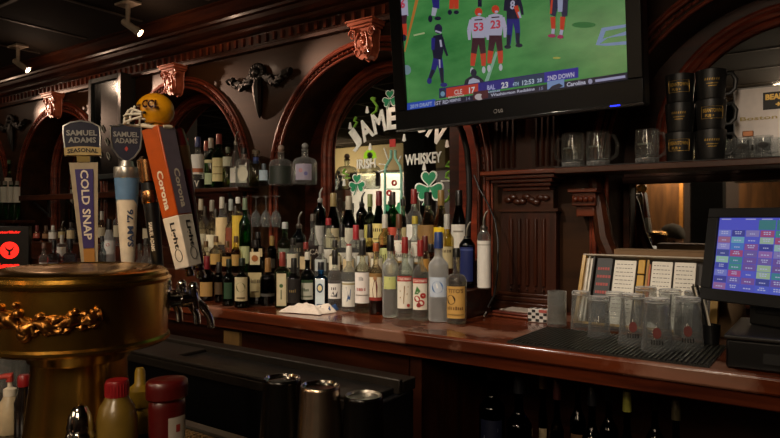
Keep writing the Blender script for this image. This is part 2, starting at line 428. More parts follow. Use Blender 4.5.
# carved side bracket with curved scroll holding the shelf
t = thing('shelf_bracket', 'curved dark wooden scroll bracket under the left end of the mug shelf', 'bracket', (-.76, 2.44, 1.10))
m = MB()
m.tube([(.0, -.02, .52), (.03, -.04, .40), (.05, -.05, .28), (.10, -.05, .16), (.17, -.04, .08), (.24, -.03, .05)], [.022, .03, .034, .034, .03, .02], 10)
m.tube([(.22+.05*(1-k/20)*math.cos(k*.5), -.03, .09+.05*(1-k/20)*math.sin(k*.5)) for k in range(16)], .014, 8); m.build('scroll', W_DARK, t)
m = MB(); m.bb((-.06, -.09, .40), (.03, 0, .45)); m.bb((-.05, -.07, .36), (.02, 0, .40)); m.bb((-.07, -.11, .45), (.04, 0, .465))
for k in range(4): m.ball((-.045+k*.02, -.095, .425), .012, n=8, k=5)
m.build('carved_block', W_RED, t, bevel=.003)

# =================== back bar counter, cabinets, shelves
t = thing('bar_counter', 'long blotchy reddish mahogany back bar counter under the bottles', 'counter', (-2.9, 2.08, 1.08))
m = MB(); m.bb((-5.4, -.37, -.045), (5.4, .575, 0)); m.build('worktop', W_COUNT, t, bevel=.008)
m = MB(); m.bb((-5.4, -.35, -.085), (5.4, -.33, -.045)); m.build('apron', W_RED, t, bevel=.004)
# bottle riser steps
def riser(x0, x1, y0, y1, z, label):
    o = MB().bb((0, 0, 0), (x1-x0, y1-y0, z-1.08)).build('riser_step', W_DARK, bevel=.004, loc=(x0, y0, 1.08)); tag(o, label, 'riser')
riser(-6.3, -1.112, 2.05, 2.25, 1.185, 'dark wooden riser step under the middle row of bottles')
riser(-6.3, -1.20, 2.252, 2.44, 1.28, 'taller dark wooden riser step under the back row of bottles')
# cabinet under the counter
def cab(x0, x1, label, back=True):
    t = thing('under_counter_cabinet', label, 'cabinet', (x0, 1.78, 0))
    w = x1-x0
    m = MB(); m.bb((0, 0, 0), (.045, .8, .99)); m.build('side_panel', W_DARKV, t)
    m = MB(); m.bb((w-.045, 0, 0), (w, .8, .99)); m.build('side_panel', W_DARKV, t)
    m = MB(); m.bb((.045, .6, .0), (w-.045, .62, .99)); m.build('back_panel', W_DARK, t)
    m = MB(); m.bb((.045, .01, .52), (w-.045, .6, .545)); m.build('shelf', W_DARK, t)
    return t
cab(-1.18, -.06, 'open dark cabinet holding spare bottles below the rubber bar mat')
cab(-.055, .95, 'dark cabinet beneath the till at the far right')
t = thing('panelled_base', 'dark panelled counter base behind the black cooler', 'cabinet', (-5.5, 1.80, 0))
m = MB(); m.bb((0, 0, 0), (4.30, .05, .99)); m.build('panel', W_DARK, t)
m = MB(); m.bb((3.35, -.012, .90), (3.45, 0, .97)); m.build('notice', mat('tan card', '#8a6a3c', .7), t)
m = MB(); m.lathe([(.018, 0), (.018, .01), (.008, .016)], 14, (2.87, -.0, .93), R=Matrix.Rotation(PI/2, 3, 'X')); m.build('medallion', mat('pewter', '#97907c', .4, .8), t)

# upper left shelf
t = thing('glass_rack_shelf', 'dark wooden upper shelf carrying liquor bottles with glasses hung beneath', 'shelf', (-4.3, 2.30, 1.625))
m = MB(); m.bb((-.85, 0, -.022), (1.65, .16, 0)); m.build('board', W_DARK, t, bevel=.004)
m = MB(); m.bb((-.85, -.012, -.035), (.9, 0, .004)); m.build('front_lip', W_DARK, t, bevel=.003)
for dx in (-.7, -.2, .85, 1.55):
    m = MB(); m.tube([(dx, .14, -.022), (dx, .15, -.16)], .012, 8); m.tube([(dx, .02, -.03), (dx, .08, -.09), (dx, .15, -.15)], .009, 8); m.build('bracket', BLKM, t)
for dx in (.98, 1.06, 1.14, 1.22):
    m = MB(); m.tube([(dx, .01, -.045), (dx, .15, -.045)], .004, 6); m.build('hanging_rail', STEEL, t)
# lower shelf by the left end
t = thing('side_shelf', 'short dark shelf at the far left carrying green bottles', 'shelf', (-5.85, 2.28, 1.44))
m = MB(); m.bb((-.5, 0, -.022), (.64, .16, 0)); m.build('board', W_DARK, t, bevel=.004)
for dx in (-.4, .35):
    m = MB(); m.tube([(dx, .15, -.022), (dx, .15, -.14)], .01, 8); m.tube([(dx, .02, -.03), (dx, .15, -.13)], .008, 8); m.build('bracket', BLKM, t)

# right mug shelf
t = thing('mug_shelf', 'dark ledge shelf on the right carrying mugs and a menu card', 'shelf', (.2, 2.25, 1.64))
m = MB(); m.bb((-1.05, 0, -.022), (1.6, .19, 0)); m.build('board', W_DARK, t, bevel=.003)
m = MB(); m.bb((-1.05, .001, .0005), (1.6, .188, .003)); m.build('rubber_liner', mat('black rubber', '#141312', .6), t)

# =================== black cooler in the aisle
cz = 1.0
GR = mat('worn grey cooler metal', '#2c2620', .4, .5, bump=.1)
t = thing('bottle_cooler', 'long black chest cooler with sliding grey lids below the counter', 'cooler', (-2.3, 1.35, 0))
m = MB(); m.bb((-1.6, .0, .08), (1.24, .27, .925)); m.build('body', mat('black cooler body', '#08080a', .35), t, bevel=.006)
m = MB(); m.bb((-1.62, -.025, .925), (1.24, .0, .955)); m.bb((-1.62, -.025, .955), (1.24, .035, .967)); m.build('front_rail', GR, t, bevel=.003)
m = MB(); m.bb((-1.6, .035, .94), (.35, .19, .957)); m.build('lid', GR, t, bevel=.004)
m = MB(); m.bb((.33, .04, .925), (1.22, .19, .945)); m.build('lid', mat('black lid', '#141312', .3), t, bevel=.004)
m = MB(); m.bb((-1.6, .19, .925), (1.24, .21, .97)); m.bb((-1.6, .21, .925), (1.24, .28, .962)); m.build('back_ledge', GR, t, bevel=.004)
m = MB(); m.bb((-.75, .08, .957), (-.5, .12, .963)); m.build('recessed_grip', BLK, t)
m = MB(); m.bb((-.95, -.030, .87), (-.83, 0, .89)); m.build('badge', STEEL, t)
m = MB(); m.bb((-1.6, .02, 0), (1.24, .25, .08)); m.build('plinth', BLKM, t)

# =================== front bar where the viewer sits
t = thing('front_bar', 'near bar top with low service ledge in the foreground', 'counter', (-1.0, .5, 0))
m = MB(); m.bb((-2.3, -.28, .955), (2.6, .36, .99)); m.build('ledge_top', mat('dark bar top', '#1b100a', .25, coat=.5), t, bevel=.006)
m = MB(); m.bb((-2.3, .355, .93), (2.6, .385, 1.0)); m.build('edge_rail', STEEL, t, bevel=.004)
m = MB(); m.bb((-2.2, -.2, 0), (2.5, .3, .955)); m.build('bar_front', W_DARKV, t)
t = thing('drip_mat', 'tan perforated drip mat on the near ledge', 'bar mat', (-1.25, .735, .9905))
m = MB(); m.bb((0, 0, 0), (.62, .105, .006)); m.build('mat_base', mat('dark mat base', '#1c130c', .7), t)
m = MB()
for i in range(44):
    for j in range(7):
        m.box((.01+i*.014, .008+j*.0145, .010), (.0095, .010, .008))
m.build('studs', mat('tan rubber', '#a07c4c', .6), t)
# =================== bottles
def pm(c, r=.55): return mat('paint '+c, c, r, var=.05)
def circ(a, r): return math.cos(a)*r, math.sin(a)*r
def sqr(a, r):          # rounded square section
    c, s = math.cos(a), math.sin(a); k = 1/(abs(c)**5+abs(s)**5)**.2
    return c*r*k, s*r*k
STY = {  # shoulder start, neck start, neck radius factor, waist
 'std': (.58, .72, .36), 'tall': (.64, .78, .36), 'slope': (.46, .80, .36), 'squat': (.55, .66, .34), 'dec': (.50, .66, .26), 'bell': (.36, .72, .30), 'fro': (.62, .74, .40), 'short': (.66, .78, .5), 'sq': (.62, .72, .38), 'hex': (.6, .7, .4)}
def body_prof(sty, R, H, ch):
    s0, s1, nf = STY[sty]; nr = max(R*nf, .0105); T = H-ch; o = [(R*.80, 0), (R*.95, .002), (R, .008)]
    if sty == 'bell': o += [(R*1.0, H*.12), (R*.98, H*.25)]
    o.append((R, H*s0))
    for k in range(1, 8):
        f = k/8
        if sty == 'dec': r = nr+(R-nr)*math.sqrt(max(0, 1-f**2.2))
        elif sty == 'slope': r = nr+(R-nr)*(1-f)**1.25
        elif sty == 'squat' or sty == 'sq': r = nr+(R-nr)*math.sqrt(max(0, 1-f*f))
        else: r = nr+(R-nr)*(.5+.5*math.cos(PI*f))
        o.append((r, H*(s0+(s1-s0)*f)))
    o += [(nr, H*s1), (nr*.97, T-.012), (nr*1.12, T-.010), (nr*1.12, T-.002), (nr*.9, T)]
    return o, nr
CAPH = {'screw': .028, 'long': .043, 'wax': .05, 'cork': .030, 'ball': .038, 'spout': .075, 'bspout': .07, 'none': .003}
def bottle(p, H, R, sty, cap, cc, gl, lab, label, group=None, rz=None, wax=None, cat='bottle'):
    ch = CAPH[cap]; sec = sqr if sty in ('sq', 'hex') else circ
    if cc and cc[0] == '#': cc = '#'+''.join('%02x' % int((int(cc[k:k+2], 16)*.82+sum(int(cc[q:q+2], 16) for q in (1, 3, 5))/3*.18)*.9) for k in (1, 3, 5))
    t = thing('liquor_bottle', label, cat, p, (face_cam(p, .8) if rz is None else rz), group)
    prof, nr = body_prof(sty, R, H, ch)
    def sc(a, r):
        if sec is circ: return circ(a, r)
        if r < R*.9:
            x, y = circ(a, r); x2, y2 = sqr(a, r); w = max(0, (r-nr)/(R*.9-nr)); return x*(1-w)+x2*w, y*(1-w)+y2*w
        return sqr(a, r)
    MB().lathe(prof, 24 if sec is circ else 32, sec=sc).build('glass_body', glass(*gl) if isinstance(gl, tuple) else gl, t, smooth=50)
    T = H-ch; m = MB(); cm = pm(cc, .35) if cc else STEEL
    if cap in ('screw', 'long', 'wax'):
        m.lathe([(nr*1.2, T-.004-(.0 if cap == 'screw' else .012)), (nr*1.16, T+.004), (nr*1.10, H-.003), (nr*.95, H)], 16); m.build('cap', cm, t)
    elif cap == 'cork':
        m.lathe([(nr*.85, T-.002), (nr*.85, T+.008), (nr*1.5, T+.009), (nr*1.55, H-.004), (nr*1.3, H)], 16); m.build('cork', cm, t)
    elif cap == 'ball':
        m.lathe([(nr*.8, T-.002), (nr*1.2, T+.006)], 14); m.ball((0, 0, T+.022), .017, n=14, k=8); m.build('stopper', cm, t)
    elif cap in ('spout', 'bspout'):
        m.lathe([(nr*1.1, T-.003), (nr*1.25, T+.012), (nr*.8, T+.02)], 12)
        h = ch-.02
        m.tube([(0, 0, T+.016), (0, 0, T+.02+h*.5), (.006, 0, T+.02+h*.8), (.014, 0, H)], [.006, .0048, .0042, .0035], 8); m.build('pour_spout', cm, t)
    if wax:
        MB().lathe([(nr*1.15, H*.80), (nr*1.14, T-.004)], 16, cap=False).build('neck_band', pm(wax), t)
    for spec in (lab or []):
        z0, z1, ha, col = spec[:4]; det = spec[4] if len(spec) > 4 else []
        neck = len(spec) > 5
        z0, z1 = z0*H, z1*H; rr = R
        if neck: rr = nr*1.06
        flat = sec is sqr and not neck
        if flat: hw = rr*ha; fn0 = lambda x, z, k: (x, -rr*1.008-.0012*k, z)
        else: hw = rr*ha; fn0 = lambda x, z, k: ((rr+.0008+.0004*k)*math.sin(x/rr), -(rr+.0008+.0004*k)*math.cos(x/rr), z)
        m = MB(); mats = [pm(col)]
        N = 12; vs = []
        for i in range(N+1):
            x = -hw+2*hw*i/N; vs += [fn0(x, z0, 0), fn0(x, z1, 0)]
        m.add(vs, [(2*i, 2*i+2, 2*i+3, 2*i+1) for i in range(N)])
        for k, d in enumerate(det):
            mi = len(mats); hh = z1-z0; ky = 1+k*.6
            if d[0] == 'b':
                mats.append(pm(d[3])); vs = []
                a, b = z0+hh*d[1], z0+hh*d[2]; w2 = hw*(d[4] if len(d) > 4 else 1)
                for i in range(N+1):
                    x = -w2+2*w2*i/N; vs += [fn0(x, a, ky), fn0(x, b, ky)]
                m.add(vs, [(2*i, 2*i+2, 2*i+3, 2*i+1) for i in range(N)], mi)
            elif d[0] == 't':
                mats.append(pm(d[4])); h = hh*d[3]; asp = text2d(d[1], .02)[2]; w = min(h*asp, hw*1.8)
                m.text(d[1], lambda x, y: fn0(x, y, ky), h, 0, z0+hh*d[2], mi, .02, w)
            elif d[0] == 's':            # a line of lettering too small to read: uneven strokes
                mats.append(pm(d[4])); h = hh*d[3]; rr2 = random.Random(len(d[1])*7+k); w = min(h*.62*len(d[1]), hw*1.6); nn = max(3, len(d[1]))
                for q in range(nn):
                    xa = -w/2+w*q/nn; xb = xa+w/nn*rr2.uniform(.35, .7); za = z0+hh*d[2]-h/2; zb = za+h*rr2.uniform(.7, 1)
                    m.flat([(xa, za), (xb, za), (xb, zb), (xa, zb)], lambda x, y: fn0(x, y, ky), mi)
            elif d[0] == 'd':
                mats.append(pm(d[4])); r = d[3]*hh; cx, cz_ = d[1]*hw, z0+hh*d[2]
                m.flat([(cx+r*math.cos(2*PI*i/16)*(d[5] if len(d) > 5 else 1), cz_+r*math.sin(2*PI*i/16)) for i in range(16)], lambda x, y: fn0(x, y, ky), mi)
            elif d[0] == 'p':
                mats.append(pm(d[2])); m.flat([(a*hw, z0+b*hh) for a, b in d[1]], lambda x, y: fn0(x, y, ky), mi)
        m.build('neck_label' if neck else 'label', mats, t, smooth=60)
    return t
# glass kinds
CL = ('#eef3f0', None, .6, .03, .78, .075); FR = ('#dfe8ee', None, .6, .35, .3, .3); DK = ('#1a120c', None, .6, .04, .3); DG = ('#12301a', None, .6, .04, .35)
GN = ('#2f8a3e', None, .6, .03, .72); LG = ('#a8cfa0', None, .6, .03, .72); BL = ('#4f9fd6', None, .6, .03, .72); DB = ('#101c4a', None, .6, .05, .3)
AM = ('#f0ece0', '#b8641c', .52, .03, .72); AM2 = ('#efe6d0', '#8a3c0e', .35, .03, .45); YL = ('#f4f0dc', '#d9b44a', .5, .03, .72); GR_ = ('#e8f0e4', '#a9bb6a', .45, .03, .72)
Y1, Y2, Y3 = 1.97, 2.15, 2.345
def rowpos(px, row):
    if row == 'c': return at(px, 300, Y1), 1.081
    if row == 'm': return at(px, 300, Y2), 1.1855
    if row == 'r': return at(px, 300, Y3), 1.2805
    if row == 's': return at(px, 300, 2.37), 1.6255
    if row == 'g': return at(px, 300, 2.35), 1.4405
PLACED = []; SKIPS = []
def B(px, ytop, wpx, row, sty, cap, cc, gl, lab, label, base=None, dy=0, group=None, wax=None, rz=None):
    p, z = rowpos(px, row)
    if base: q = atz(px, base, z); p = q
    if dy: p = at(px, 300, p.y+dy)
    lim = {'c': (1.74, 2.05), 'm': (2.05, 2.252), 'r': (2.252, 2.45), 's': (2.295, 2.47), 'g': (2.28, 2.45)}[row]
    ok = False
    for shrink in (1, .94, .88, .8):
        zc = -ST*p.x+CT*p.y; R = min(wpx/2*zc/F, .062)*shrink
        for off in sorted([k*.01 for k in range(-12, 13)], key=abs):
            y_ = p.y+off
            if not (lim[0]+R <= y_ <= lim[1]-R): continue
            q = at(px, 300, y_)
            if all((q.x-o[0])**2+(q.y-o[1])**2 >= (R+o[2]+.001)**2 for o in PLACED if o[3] == z or (o[4] > z and o[3] < z+.3)): ok = True; break
        if ok: break
    if not ok:
        if group: return None
        q = p; SKIPS.append(label)
    p = q; PLACED.append((p.x, p.y, R, z, z+.3))
    zc = -ST*p.x+CT*p.y
    H = EYE+(CY-ytop)*zc/F - z; R = R+0
    if H < .12: H = .12
    group = group or {'c': 'liquor bottles in the front row', 'm': 'liquor bottles on the low step', 'r': 'liquor bottles on the high step', 's': 'liquor bottles on the upper shelf', 'g': 'bottles on the side shelf'}[row]
    return bottle((p.x, p.y, z), H, R, sty, cap, cc, gl, lab, label, group, rz, wax)
W_, K_, C_ = '#e4ded2', '#161414', '#d8c9a0'
# ---- front row on the counter, left to right
B(207, 256, 15, 'c', 'std', 'long', '#8e1420', DK, [(.1, .42, .9, '#b08a50')], 'dark red wine-coloured bottle with red cap at the left end of the front row', base=300)
B(219, 262, 9, 'c', 'tall', 'long', '#2a2320', DK, [(.2, .5, .8, '#57432c')], 'slim brown bottle between the red-capped bottle and the dark green pair', base=302)
B(229, 259, 14, 'c', 'std', 'screw', '#1b2a1c', DG, [(.15, .5, .6, '#2c4a30')], 'dark green bottle, left one of the dark green pair', base=305)
B(242, 258, 16, 'c', 'std', 'screw', '#1b2a1c', DG, [(.14, .62, .85, C_, [('d', 0, .58, .2, '#6b6a3c'), ('b', .1, .16, '#6a5a38', .6)])], 'dark green bottle with cream label and round green seal', base=307)
B(256, 240, 14, 'c', 'sq', 'screw', K_, DK, [(.12, .50, .92, '#d2c08e', [('s', 'Liqueur', .66, .16, '#3c2f1c'), ('b', .2, .24, '#6a5a38', .6)]), (.62, .82, .7, '#e9d9b0', [('d', 0, .5, .25, '#a8632c')])], 'square dark bottle with tan script label and pale shoulder badge', base=304)
B(268, 258, 16, 'c', 'squat', 'long', '#b07a3c', DK, [(.2, .26, 1.1, '#4d4a44')], 'squat black bottle with a long tan capped neck', base=305)
B(282.5, 252, 15, 'c', 'sq', 'long', '#a23428', ('#9cc49a', None, .6, .03, .72), [(.04, .62, .62, C_, [('b', .1, .9, '#ded2ac', .7), ('d', 0, .62, .06, '#4a6a3a'), ('p', [(-.15, .2), (.15, .2), (.12, .5), (-.12, .5)], '#7d7f5a')])], 'pale green bottle with tall narrow cream label and red cap', base=307)
B(294, 258, 15, 'c', 'std', 'long', '#1c1a18', DK, [(.14, .60, 1.0, '#17120f', [('p', [(-.85, .02), (-.95, .98), (.9, .5)], '#d9c79a'), ('s', 'GOLD', .5, .13, '#7d6a40')])], 'black bottle with a triangular cream label pointing right', base=309)
B(307.5, 252, 14, 'c', 'std', 'screw', '#d9d2bd', DG, [(.15, .50, .95, '#d5d3c0', [('b', .86, 1, '#33502f'), ('b', .12, .2, '#7b8266', .8), ('s', 'GIN', .5, .16, '#3f5a38')])], 'green bottle with a white label next to the blue gin', base=307)
B(321, 262, 15, 'c', 'sq', 'screw', '#1b1b22', BL, [(.04, .66, .62, '#cfdbe0', [('d', 0, .68, .16, '#31506e', .7), ('b', .1, .14, '#31506e', .7), ('d', 0, .68, .1, '#e0cf9a', .7)])], 'bright blue square gin bottle with a tall pale label', base=309)
B(335, 250, 14, 'c', 'std', 'long', K_, CL, [(.20, .45, 1.0, '#e6e1da', [('s', 'RUM', .68, .2, '#2b2b36'), ('p', [(-.5, .15), (-.1, .5), (.1, .2), (.5, .5), (.4, .1)], '#30303a'), ('s', 'WHITE', .18, .1, '#30303a')])], 'clear bottle with black and white label just right of the blue gin', base=309)
B(349, 246, 15, 'c', 'std', 'long', '#d9d4c4', CL, [(.08, .46, .95, '#d8d6cc', [('b', .88, .94, '#9a8c5a'), ('p', [(-.2, .2), (.3, .3), (.4, .7), (-.3, .8), (0, .5)], '#3d5a86')])], 'clear bottle with white cap and a blue figure on its label', base=311)
B(362.5, 240, 16, 'c', 'std', 'long', '#1c1b1a', YL[:1]+(None,), [(.14, .56, 1.0, '#e3dcd6', [('s', 'KO', .8, .13, '#555555'), ('s', 'VODKA', .45, .1, '#a22a22'), ('b', .25, .28, '#8c8478', .8)])], 'clear vodka bottle with pale label and small red lettering', base=312)
B(376, 243, 14, 'c', 'std', 'screw', '#b8521e', AM2, [(.2, .58, 1.0, '#dccfb4', [('b', .86, 1, '#8c6a3a'), ('p', [(-.3, .1), (.25, .1), (.35, .5), (.15, .8), (-.1, .8), (-.4, .4)], '#5a1f18'), ('d', 0, .82, .07, '#a87a50'), ('b', 0, .12, '#8a2a1e')])], 'spiced rum bottle with orange cap and a red-coated figure on the label', base=314)
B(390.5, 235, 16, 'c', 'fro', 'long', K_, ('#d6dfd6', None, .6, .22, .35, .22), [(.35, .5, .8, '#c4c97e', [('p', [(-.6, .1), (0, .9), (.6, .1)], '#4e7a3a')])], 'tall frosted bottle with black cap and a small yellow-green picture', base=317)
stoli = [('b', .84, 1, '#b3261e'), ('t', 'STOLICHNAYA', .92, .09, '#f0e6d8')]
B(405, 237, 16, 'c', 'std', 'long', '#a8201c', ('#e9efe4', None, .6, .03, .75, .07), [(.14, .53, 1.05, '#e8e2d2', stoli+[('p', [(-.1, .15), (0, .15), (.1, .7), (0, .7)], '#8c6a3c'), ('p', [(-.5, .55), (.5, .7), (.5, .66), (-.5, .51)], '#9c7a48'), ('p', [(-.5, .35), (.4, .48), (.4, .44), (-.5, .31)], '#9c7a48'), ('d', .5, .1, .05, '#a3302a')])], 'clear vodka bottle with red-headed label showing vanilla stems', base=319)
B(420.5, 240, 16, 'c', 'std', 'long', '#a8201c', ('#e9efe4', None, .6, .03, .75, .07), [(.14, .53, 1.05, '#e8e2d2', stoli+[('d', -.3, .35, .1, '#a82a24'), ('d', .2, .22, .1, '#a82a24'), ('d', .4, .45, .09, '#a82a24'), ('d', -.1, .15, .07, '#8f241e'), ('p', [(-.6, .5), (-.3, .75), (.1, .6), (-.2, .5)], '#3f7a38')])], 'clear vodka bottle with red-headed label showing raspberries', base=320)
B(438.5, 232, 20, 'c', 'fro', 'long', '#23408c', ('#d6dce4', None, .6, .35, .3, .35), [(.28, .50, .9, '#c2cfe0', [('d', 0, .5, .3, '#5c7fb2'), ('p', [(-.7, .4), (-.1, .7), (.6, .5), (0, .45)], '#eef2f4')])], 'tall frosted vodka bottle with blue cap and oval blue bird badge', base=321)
B(456.5, 248, 20, 'c', 'squat', 'screw', '#171412', ('#ece7cf', None, .6, .03, .75, .06), [(.08, .50, 1.05, '#c99e54', [('t', "TITO'S", .86, .13, '#4a2c12'), ('d', -.45, .58, .15, '#3c2412'), ('s', 'Handmade', .32, .11, '#6b4520'), ('b', .1, .13, '#8a6a34', .8)])], 'clear vodka bottle with tan kraft label at the right end of the front row', base=322)
# ---- second row on the low step
B(285, 222, 15, 'm', 'std', 'screw', '#c9ccc8', LG[:1]+(None,), [(.3, .5, .8, '#7d8a78')], 'pale gin bottle with a silver cap above the red-capped green bottle')
B(299, 212, 14, 'm', 'std', 'spout', None, DK, [(.3, .52, .9, '#3a332b', [('s', 'DRY', .5, .3, '#a39a80')])], 'dark bottle with steel pourer in the middle row')
B(313, 214, 16, 'm', 'bell', 'screw', '#6d6458', CL, [(.28, .5, 1.0, '#2b1d1a', [('t', 'ACA', .55, .4, '#dcd5c8'), ('p', [(-.8, .7), (-.5, .95), (-.4, .7)], '#b03a30')])], 'bell-shaped clear bottle with a black label lettered in white')
B(328.5, 218, 14, 'm', 'tall', 'screw', '#b5202a', CL, [(.26, .48, 1.0, '#dedacb', [('p', [(-.5, .2), (.5, .2), (.5, .75), (-.5, .75)], '#2c2a28')])], 'clear bottle with a small red cap and white label with a black square')
B(342, 224, 14, 'm', 'std', 'long', '#1a1a1c', CL, [(.26, .48, 1.0, '#dcd8cc', [('p', [(-.7, .15), (.5, .25), (.3, .8), (-.6, .6)], '#262424')])], 'clear bottle with black cap and black brushstroke label in the middle row')
B(356, 225, 15, 'm', 'tall', 'wax', '#c0222a', CL, [(.2, .5, .9, '#c9c4b8')], 'clear bottle topped with a thick bright red cap')
B(370, 224, 14, 'm', 'std', 'long', '#171717', ('#e8dcc4', None), [(.25, .5, .9, '#d7c6a4', [('d', 0, .5, .3, '#b3763a')])], 'clear bottle with black cap holding pale amber spirit')
B(385, 214, 14, 'm', 'tall', 'long', '#cfcabc', YL, [(.25, .5, .9, '#ccd08a', [('s', 'Q', .5, .5, '#6a6a30')])], 'bottle with long off-white neck seal and yellow-green contents')
bac = [('d', 0, .68, .24, '#b02a28'), ('t', 'BACARDI', .3, .14, '#262220'), ('b', 0, .08, '#b08a4a')]
B(399, 214, 15, 'm', 'std', 'long', '#6a3c20', CL, [(.30, .62, 1.0, '#e2ddce', bac)], 'clear rum bottle with brown neck and red disc label')
B(415, 216, 15, 'm', 'std', 'screw', '#c9b026', CL, [(.30, .62, 1.0, '#e2ddce', bac)], 'clear rum bottle with yellow cap and red disc label')
B(425, 236, 10, 'm', 'std', 'long', '#6c1c1a', AM2, [(.3, .55, .9, '#b8863c')], 'small amber bottle with maroon cap between rum and frosted vodka', dy=-.06)
B(447, 214, 14, 'm', 'tall', 'long', '#c8c5b8', ('#e9e0c0', None), [(.25, .55, .95, '#c9b98c', [('s', 'Reserve', .8, .14, '#4a3418')])], 'clear bottle with silver foil neck behind the kraft-labelled vodka')
B(467, 222, 16, 'm', 'tall', 'spout', None, DB, [(.1, .62, .9, '#16245e', [('b', .9, .94, '#46548e')])], 'dark blue bottle with steel pourer near the end of the step')
B(484, 211, 13, 'm', 'short', 'spout', None, CL, [(.02, .62, 1.5, '#e2ded6', [('b', .9, .93, '#b8b4aa')])], 'white-wrapped bottle standing last on the step beside the pilaster', dy=-.01)
# ---- back row on the high step
B(320, 188, 12, 'r', 'tall', 'bspout', '#b9b7b0', DK, [(.12, .42, .9, '#cfccc4')], 'tall black bottle with pourer and white label at left of the painted mirror')
B(333.5, 193, 16, 'r', 'slope', 'wax', '#b49a5c', DK, [(.1, .42, 1.0, '#d6c9a2', [('b', .5, .56, '#6a5a34', .7)])], 'dark wine-shouldered bottle with gold foil neck in front of the mirror edge')
B(349, 196, 17, 'r', 'slope', 'wax', '#c9bfa6', DK, [(.12, .45, 1.0, '#d8d2be')], 'dark bottle with white neck foil in front of the left shamrock')
B(362, 192, 12, 'r', 'tall', 'bspout', '#141414', DK, [(.1, .4, .9, '#8f8a7c')], 'dark bottle with a black pourer in the back row')
B(370, 194, 13, 'r', 'std', 'long', '#93a05a', ('#6a7a3a', None), [(.15, .5, .9, '#b9b05c')], 'olive bottle with greenish neck in the back row')
B(379, 191, 15, 'r', 'slope', 'wax', '#7e1a20', ('#20381c', None, .6, .04, .35), [(.18, .5, 1.0, '#dccb7e', [('s', 'IRISH', .7, .16, '#4a3a1c'), ('b', .25, .3, '#7a6a34', .7)])], 'green whiskey bottle with dark red foil and yellow label')
B(393, 192, 13, 'r', 'tall', 'long', '#3b2a22', GN, [(.15, .45, .9, '#c4503a')], 'green bottle with dark cap beside the painted bottle')
B(414, 189, 16, 'r', 'std', 'wax', '#9c2420', CL, [(.2, .48, 1.0, '#e2e0d8', [('b', .1, .16, '#8a8478', .8)])], 'clear vodka bottle with tall red cap in the back row')
B(428, 192, 23, 'r', 'bell', 'long', '#161a16', ('#f2ecd8', '#c07c30', .4), [(.2, .5, .95, '#8c6a3a', [('p', [(-.6, .2), (.2, .8), (.6, .7), (-.1, .1)], '#3c2a18')])], 'broad-shouldered whiskey bottle with black cap under the right shamrock')
B(441, 190, 20, 'r', 'slope', 'wax', '#9c7838', ('#f2ecd0', '#d8b048', .45), [(.18, .46, .95, '#e6c422', [('s', 'RON', .7, .2, '#4a3a10'), ('s', 'ORO', .35, .2, '#4a3a10')])], 'clear bottle with gold foil neck and bright yellow label')
B(459, 190, 17, 'r', 'slope', 'wax', '#15110f', DK, [(.1, .5, 1.0, '#dcd8ce', [('b', .72, .78, '#8a8478', .6)])], 'tall black wine-style bottle with white label at the right end of the back row')
B(403, 199, 12, 'r', 'std', 'screw', '#2a2622', AM, [(.2, .5, .9, '#cdbb8a')], 'amber whiskey bottle half hidden behind the rum bottles', dy=-.02)
# ---- bottles under the upper shelf on the left
B(201, 199, 12, 'm', 'std', 'long', '#b8a988', AM, [(.2, .5, 1.0, '#d9cfb0', [('p', [(-.6, .1), (.6, .1), (.6, .8), (-.6, .8)], '#201a18')])], 'amber bottle with black-centred cream label at left under the upper shelf', dy=.0)
B(212, 200, 12, 'm', 'std', 'long', '#8d8470', AM, [(.2, .5, 1.0, '#d9cfb0', [('p', [(-.6, .1), (.6, .1), (.6, .8), (-.6, .8)], '#201a18')])], 'amber bottle with black-centred cream label, second under the upper shelf', dy=.0)
B(222, 197, 13, 'm', 'tall', 'long', '#c3bca6', CL, [(.35, .72, 1.0, '#d6bd8c', [('p', [(-.75, 0), (.75, 0), (.75, .65), (-.75, .65)], '#241a16')])], 'clear tall bottle with house-shaped tan and black label')
B(231, 199, 11, 'm', 'std', 'long', '#9aa39a', AM2, [(.25, .6, 1.0, '#7a3a20', [('d', 0, .6, .3, '#4c2014')])], 'amber bottle with russet label left of the yellow-labelled one')
B(238, 197, 12, 'm', 'std', 'screw', '#cfcabc', YL, [(.3, .75, 1.0, '#cfae38', [('d', 0, .6, .2, '#7d5a1c')])], 'bottle with a bold yellow label beside the green bottle')
B(245, 198, 12, 'm', 'tall', 'long', '#7a8d6a', GN, [(.12, .35, .9, '#b9c08c')], 'bright green bottle nearest the wine glasses')
for k, px in enumerate((197, 206, 216, 227, 236)):
    B(px, 236+(k % 2)*5, 12, 'm', 'squat' if k % 2 else 'std', 'screw', '#6b4a24', AM if k % 2 else AM2, [(.2, .5, .9, '#b08c4c')], 'short amber bottle packed in the row beneath the upper shelf', dy=-.085, group='short amber bottles beneath the upper shelf')
for k, px in enumerate((195, 205, 216, 226, 236, 247)):
    B(px, 203+(k % 3)*3, 11, 'r', 'std', 'long', '#4a4034', CL if k % 2 else AM, [(.2, .45, .9, '#a89c7c')], 'dim bottle in the back row under the glass rack shelf', group='back row bottles under the glass rack shelf')
B(258, 232, 13, 'm', 'hex', 'screw', '#1a1715', DK, [(.4, .6, .8, '#cdb88a')], 'black bottle with pale badge under the hanging wine glasses')
B(272, 236, 9, 'm', 'tall', 'long', '#a8843c', DK, [(.15, .4, .9, '#3f362a')], 'slim dark bottle with gold neck under the hanging wine glasses')
for k, px in enumerate((293, 306, 321, 335, 349, 363, 377, 392, 408, 431)):
    B(px, 238+(k*7 % 5)*2, 13, 'm', 'std', 'screw', ('#2a2622', '#a33028', '#8c8a80')[k % 3], (CL, AM, CL, YL)[k % 4], [(.25, .6, 1.0, ('#d8d0b8', '#c9b48a', '#bfc4c0')[k % 3])], 'short bottle wedged between the front and middle rows', dy=-.085, group='short bottles wedged between the rows')
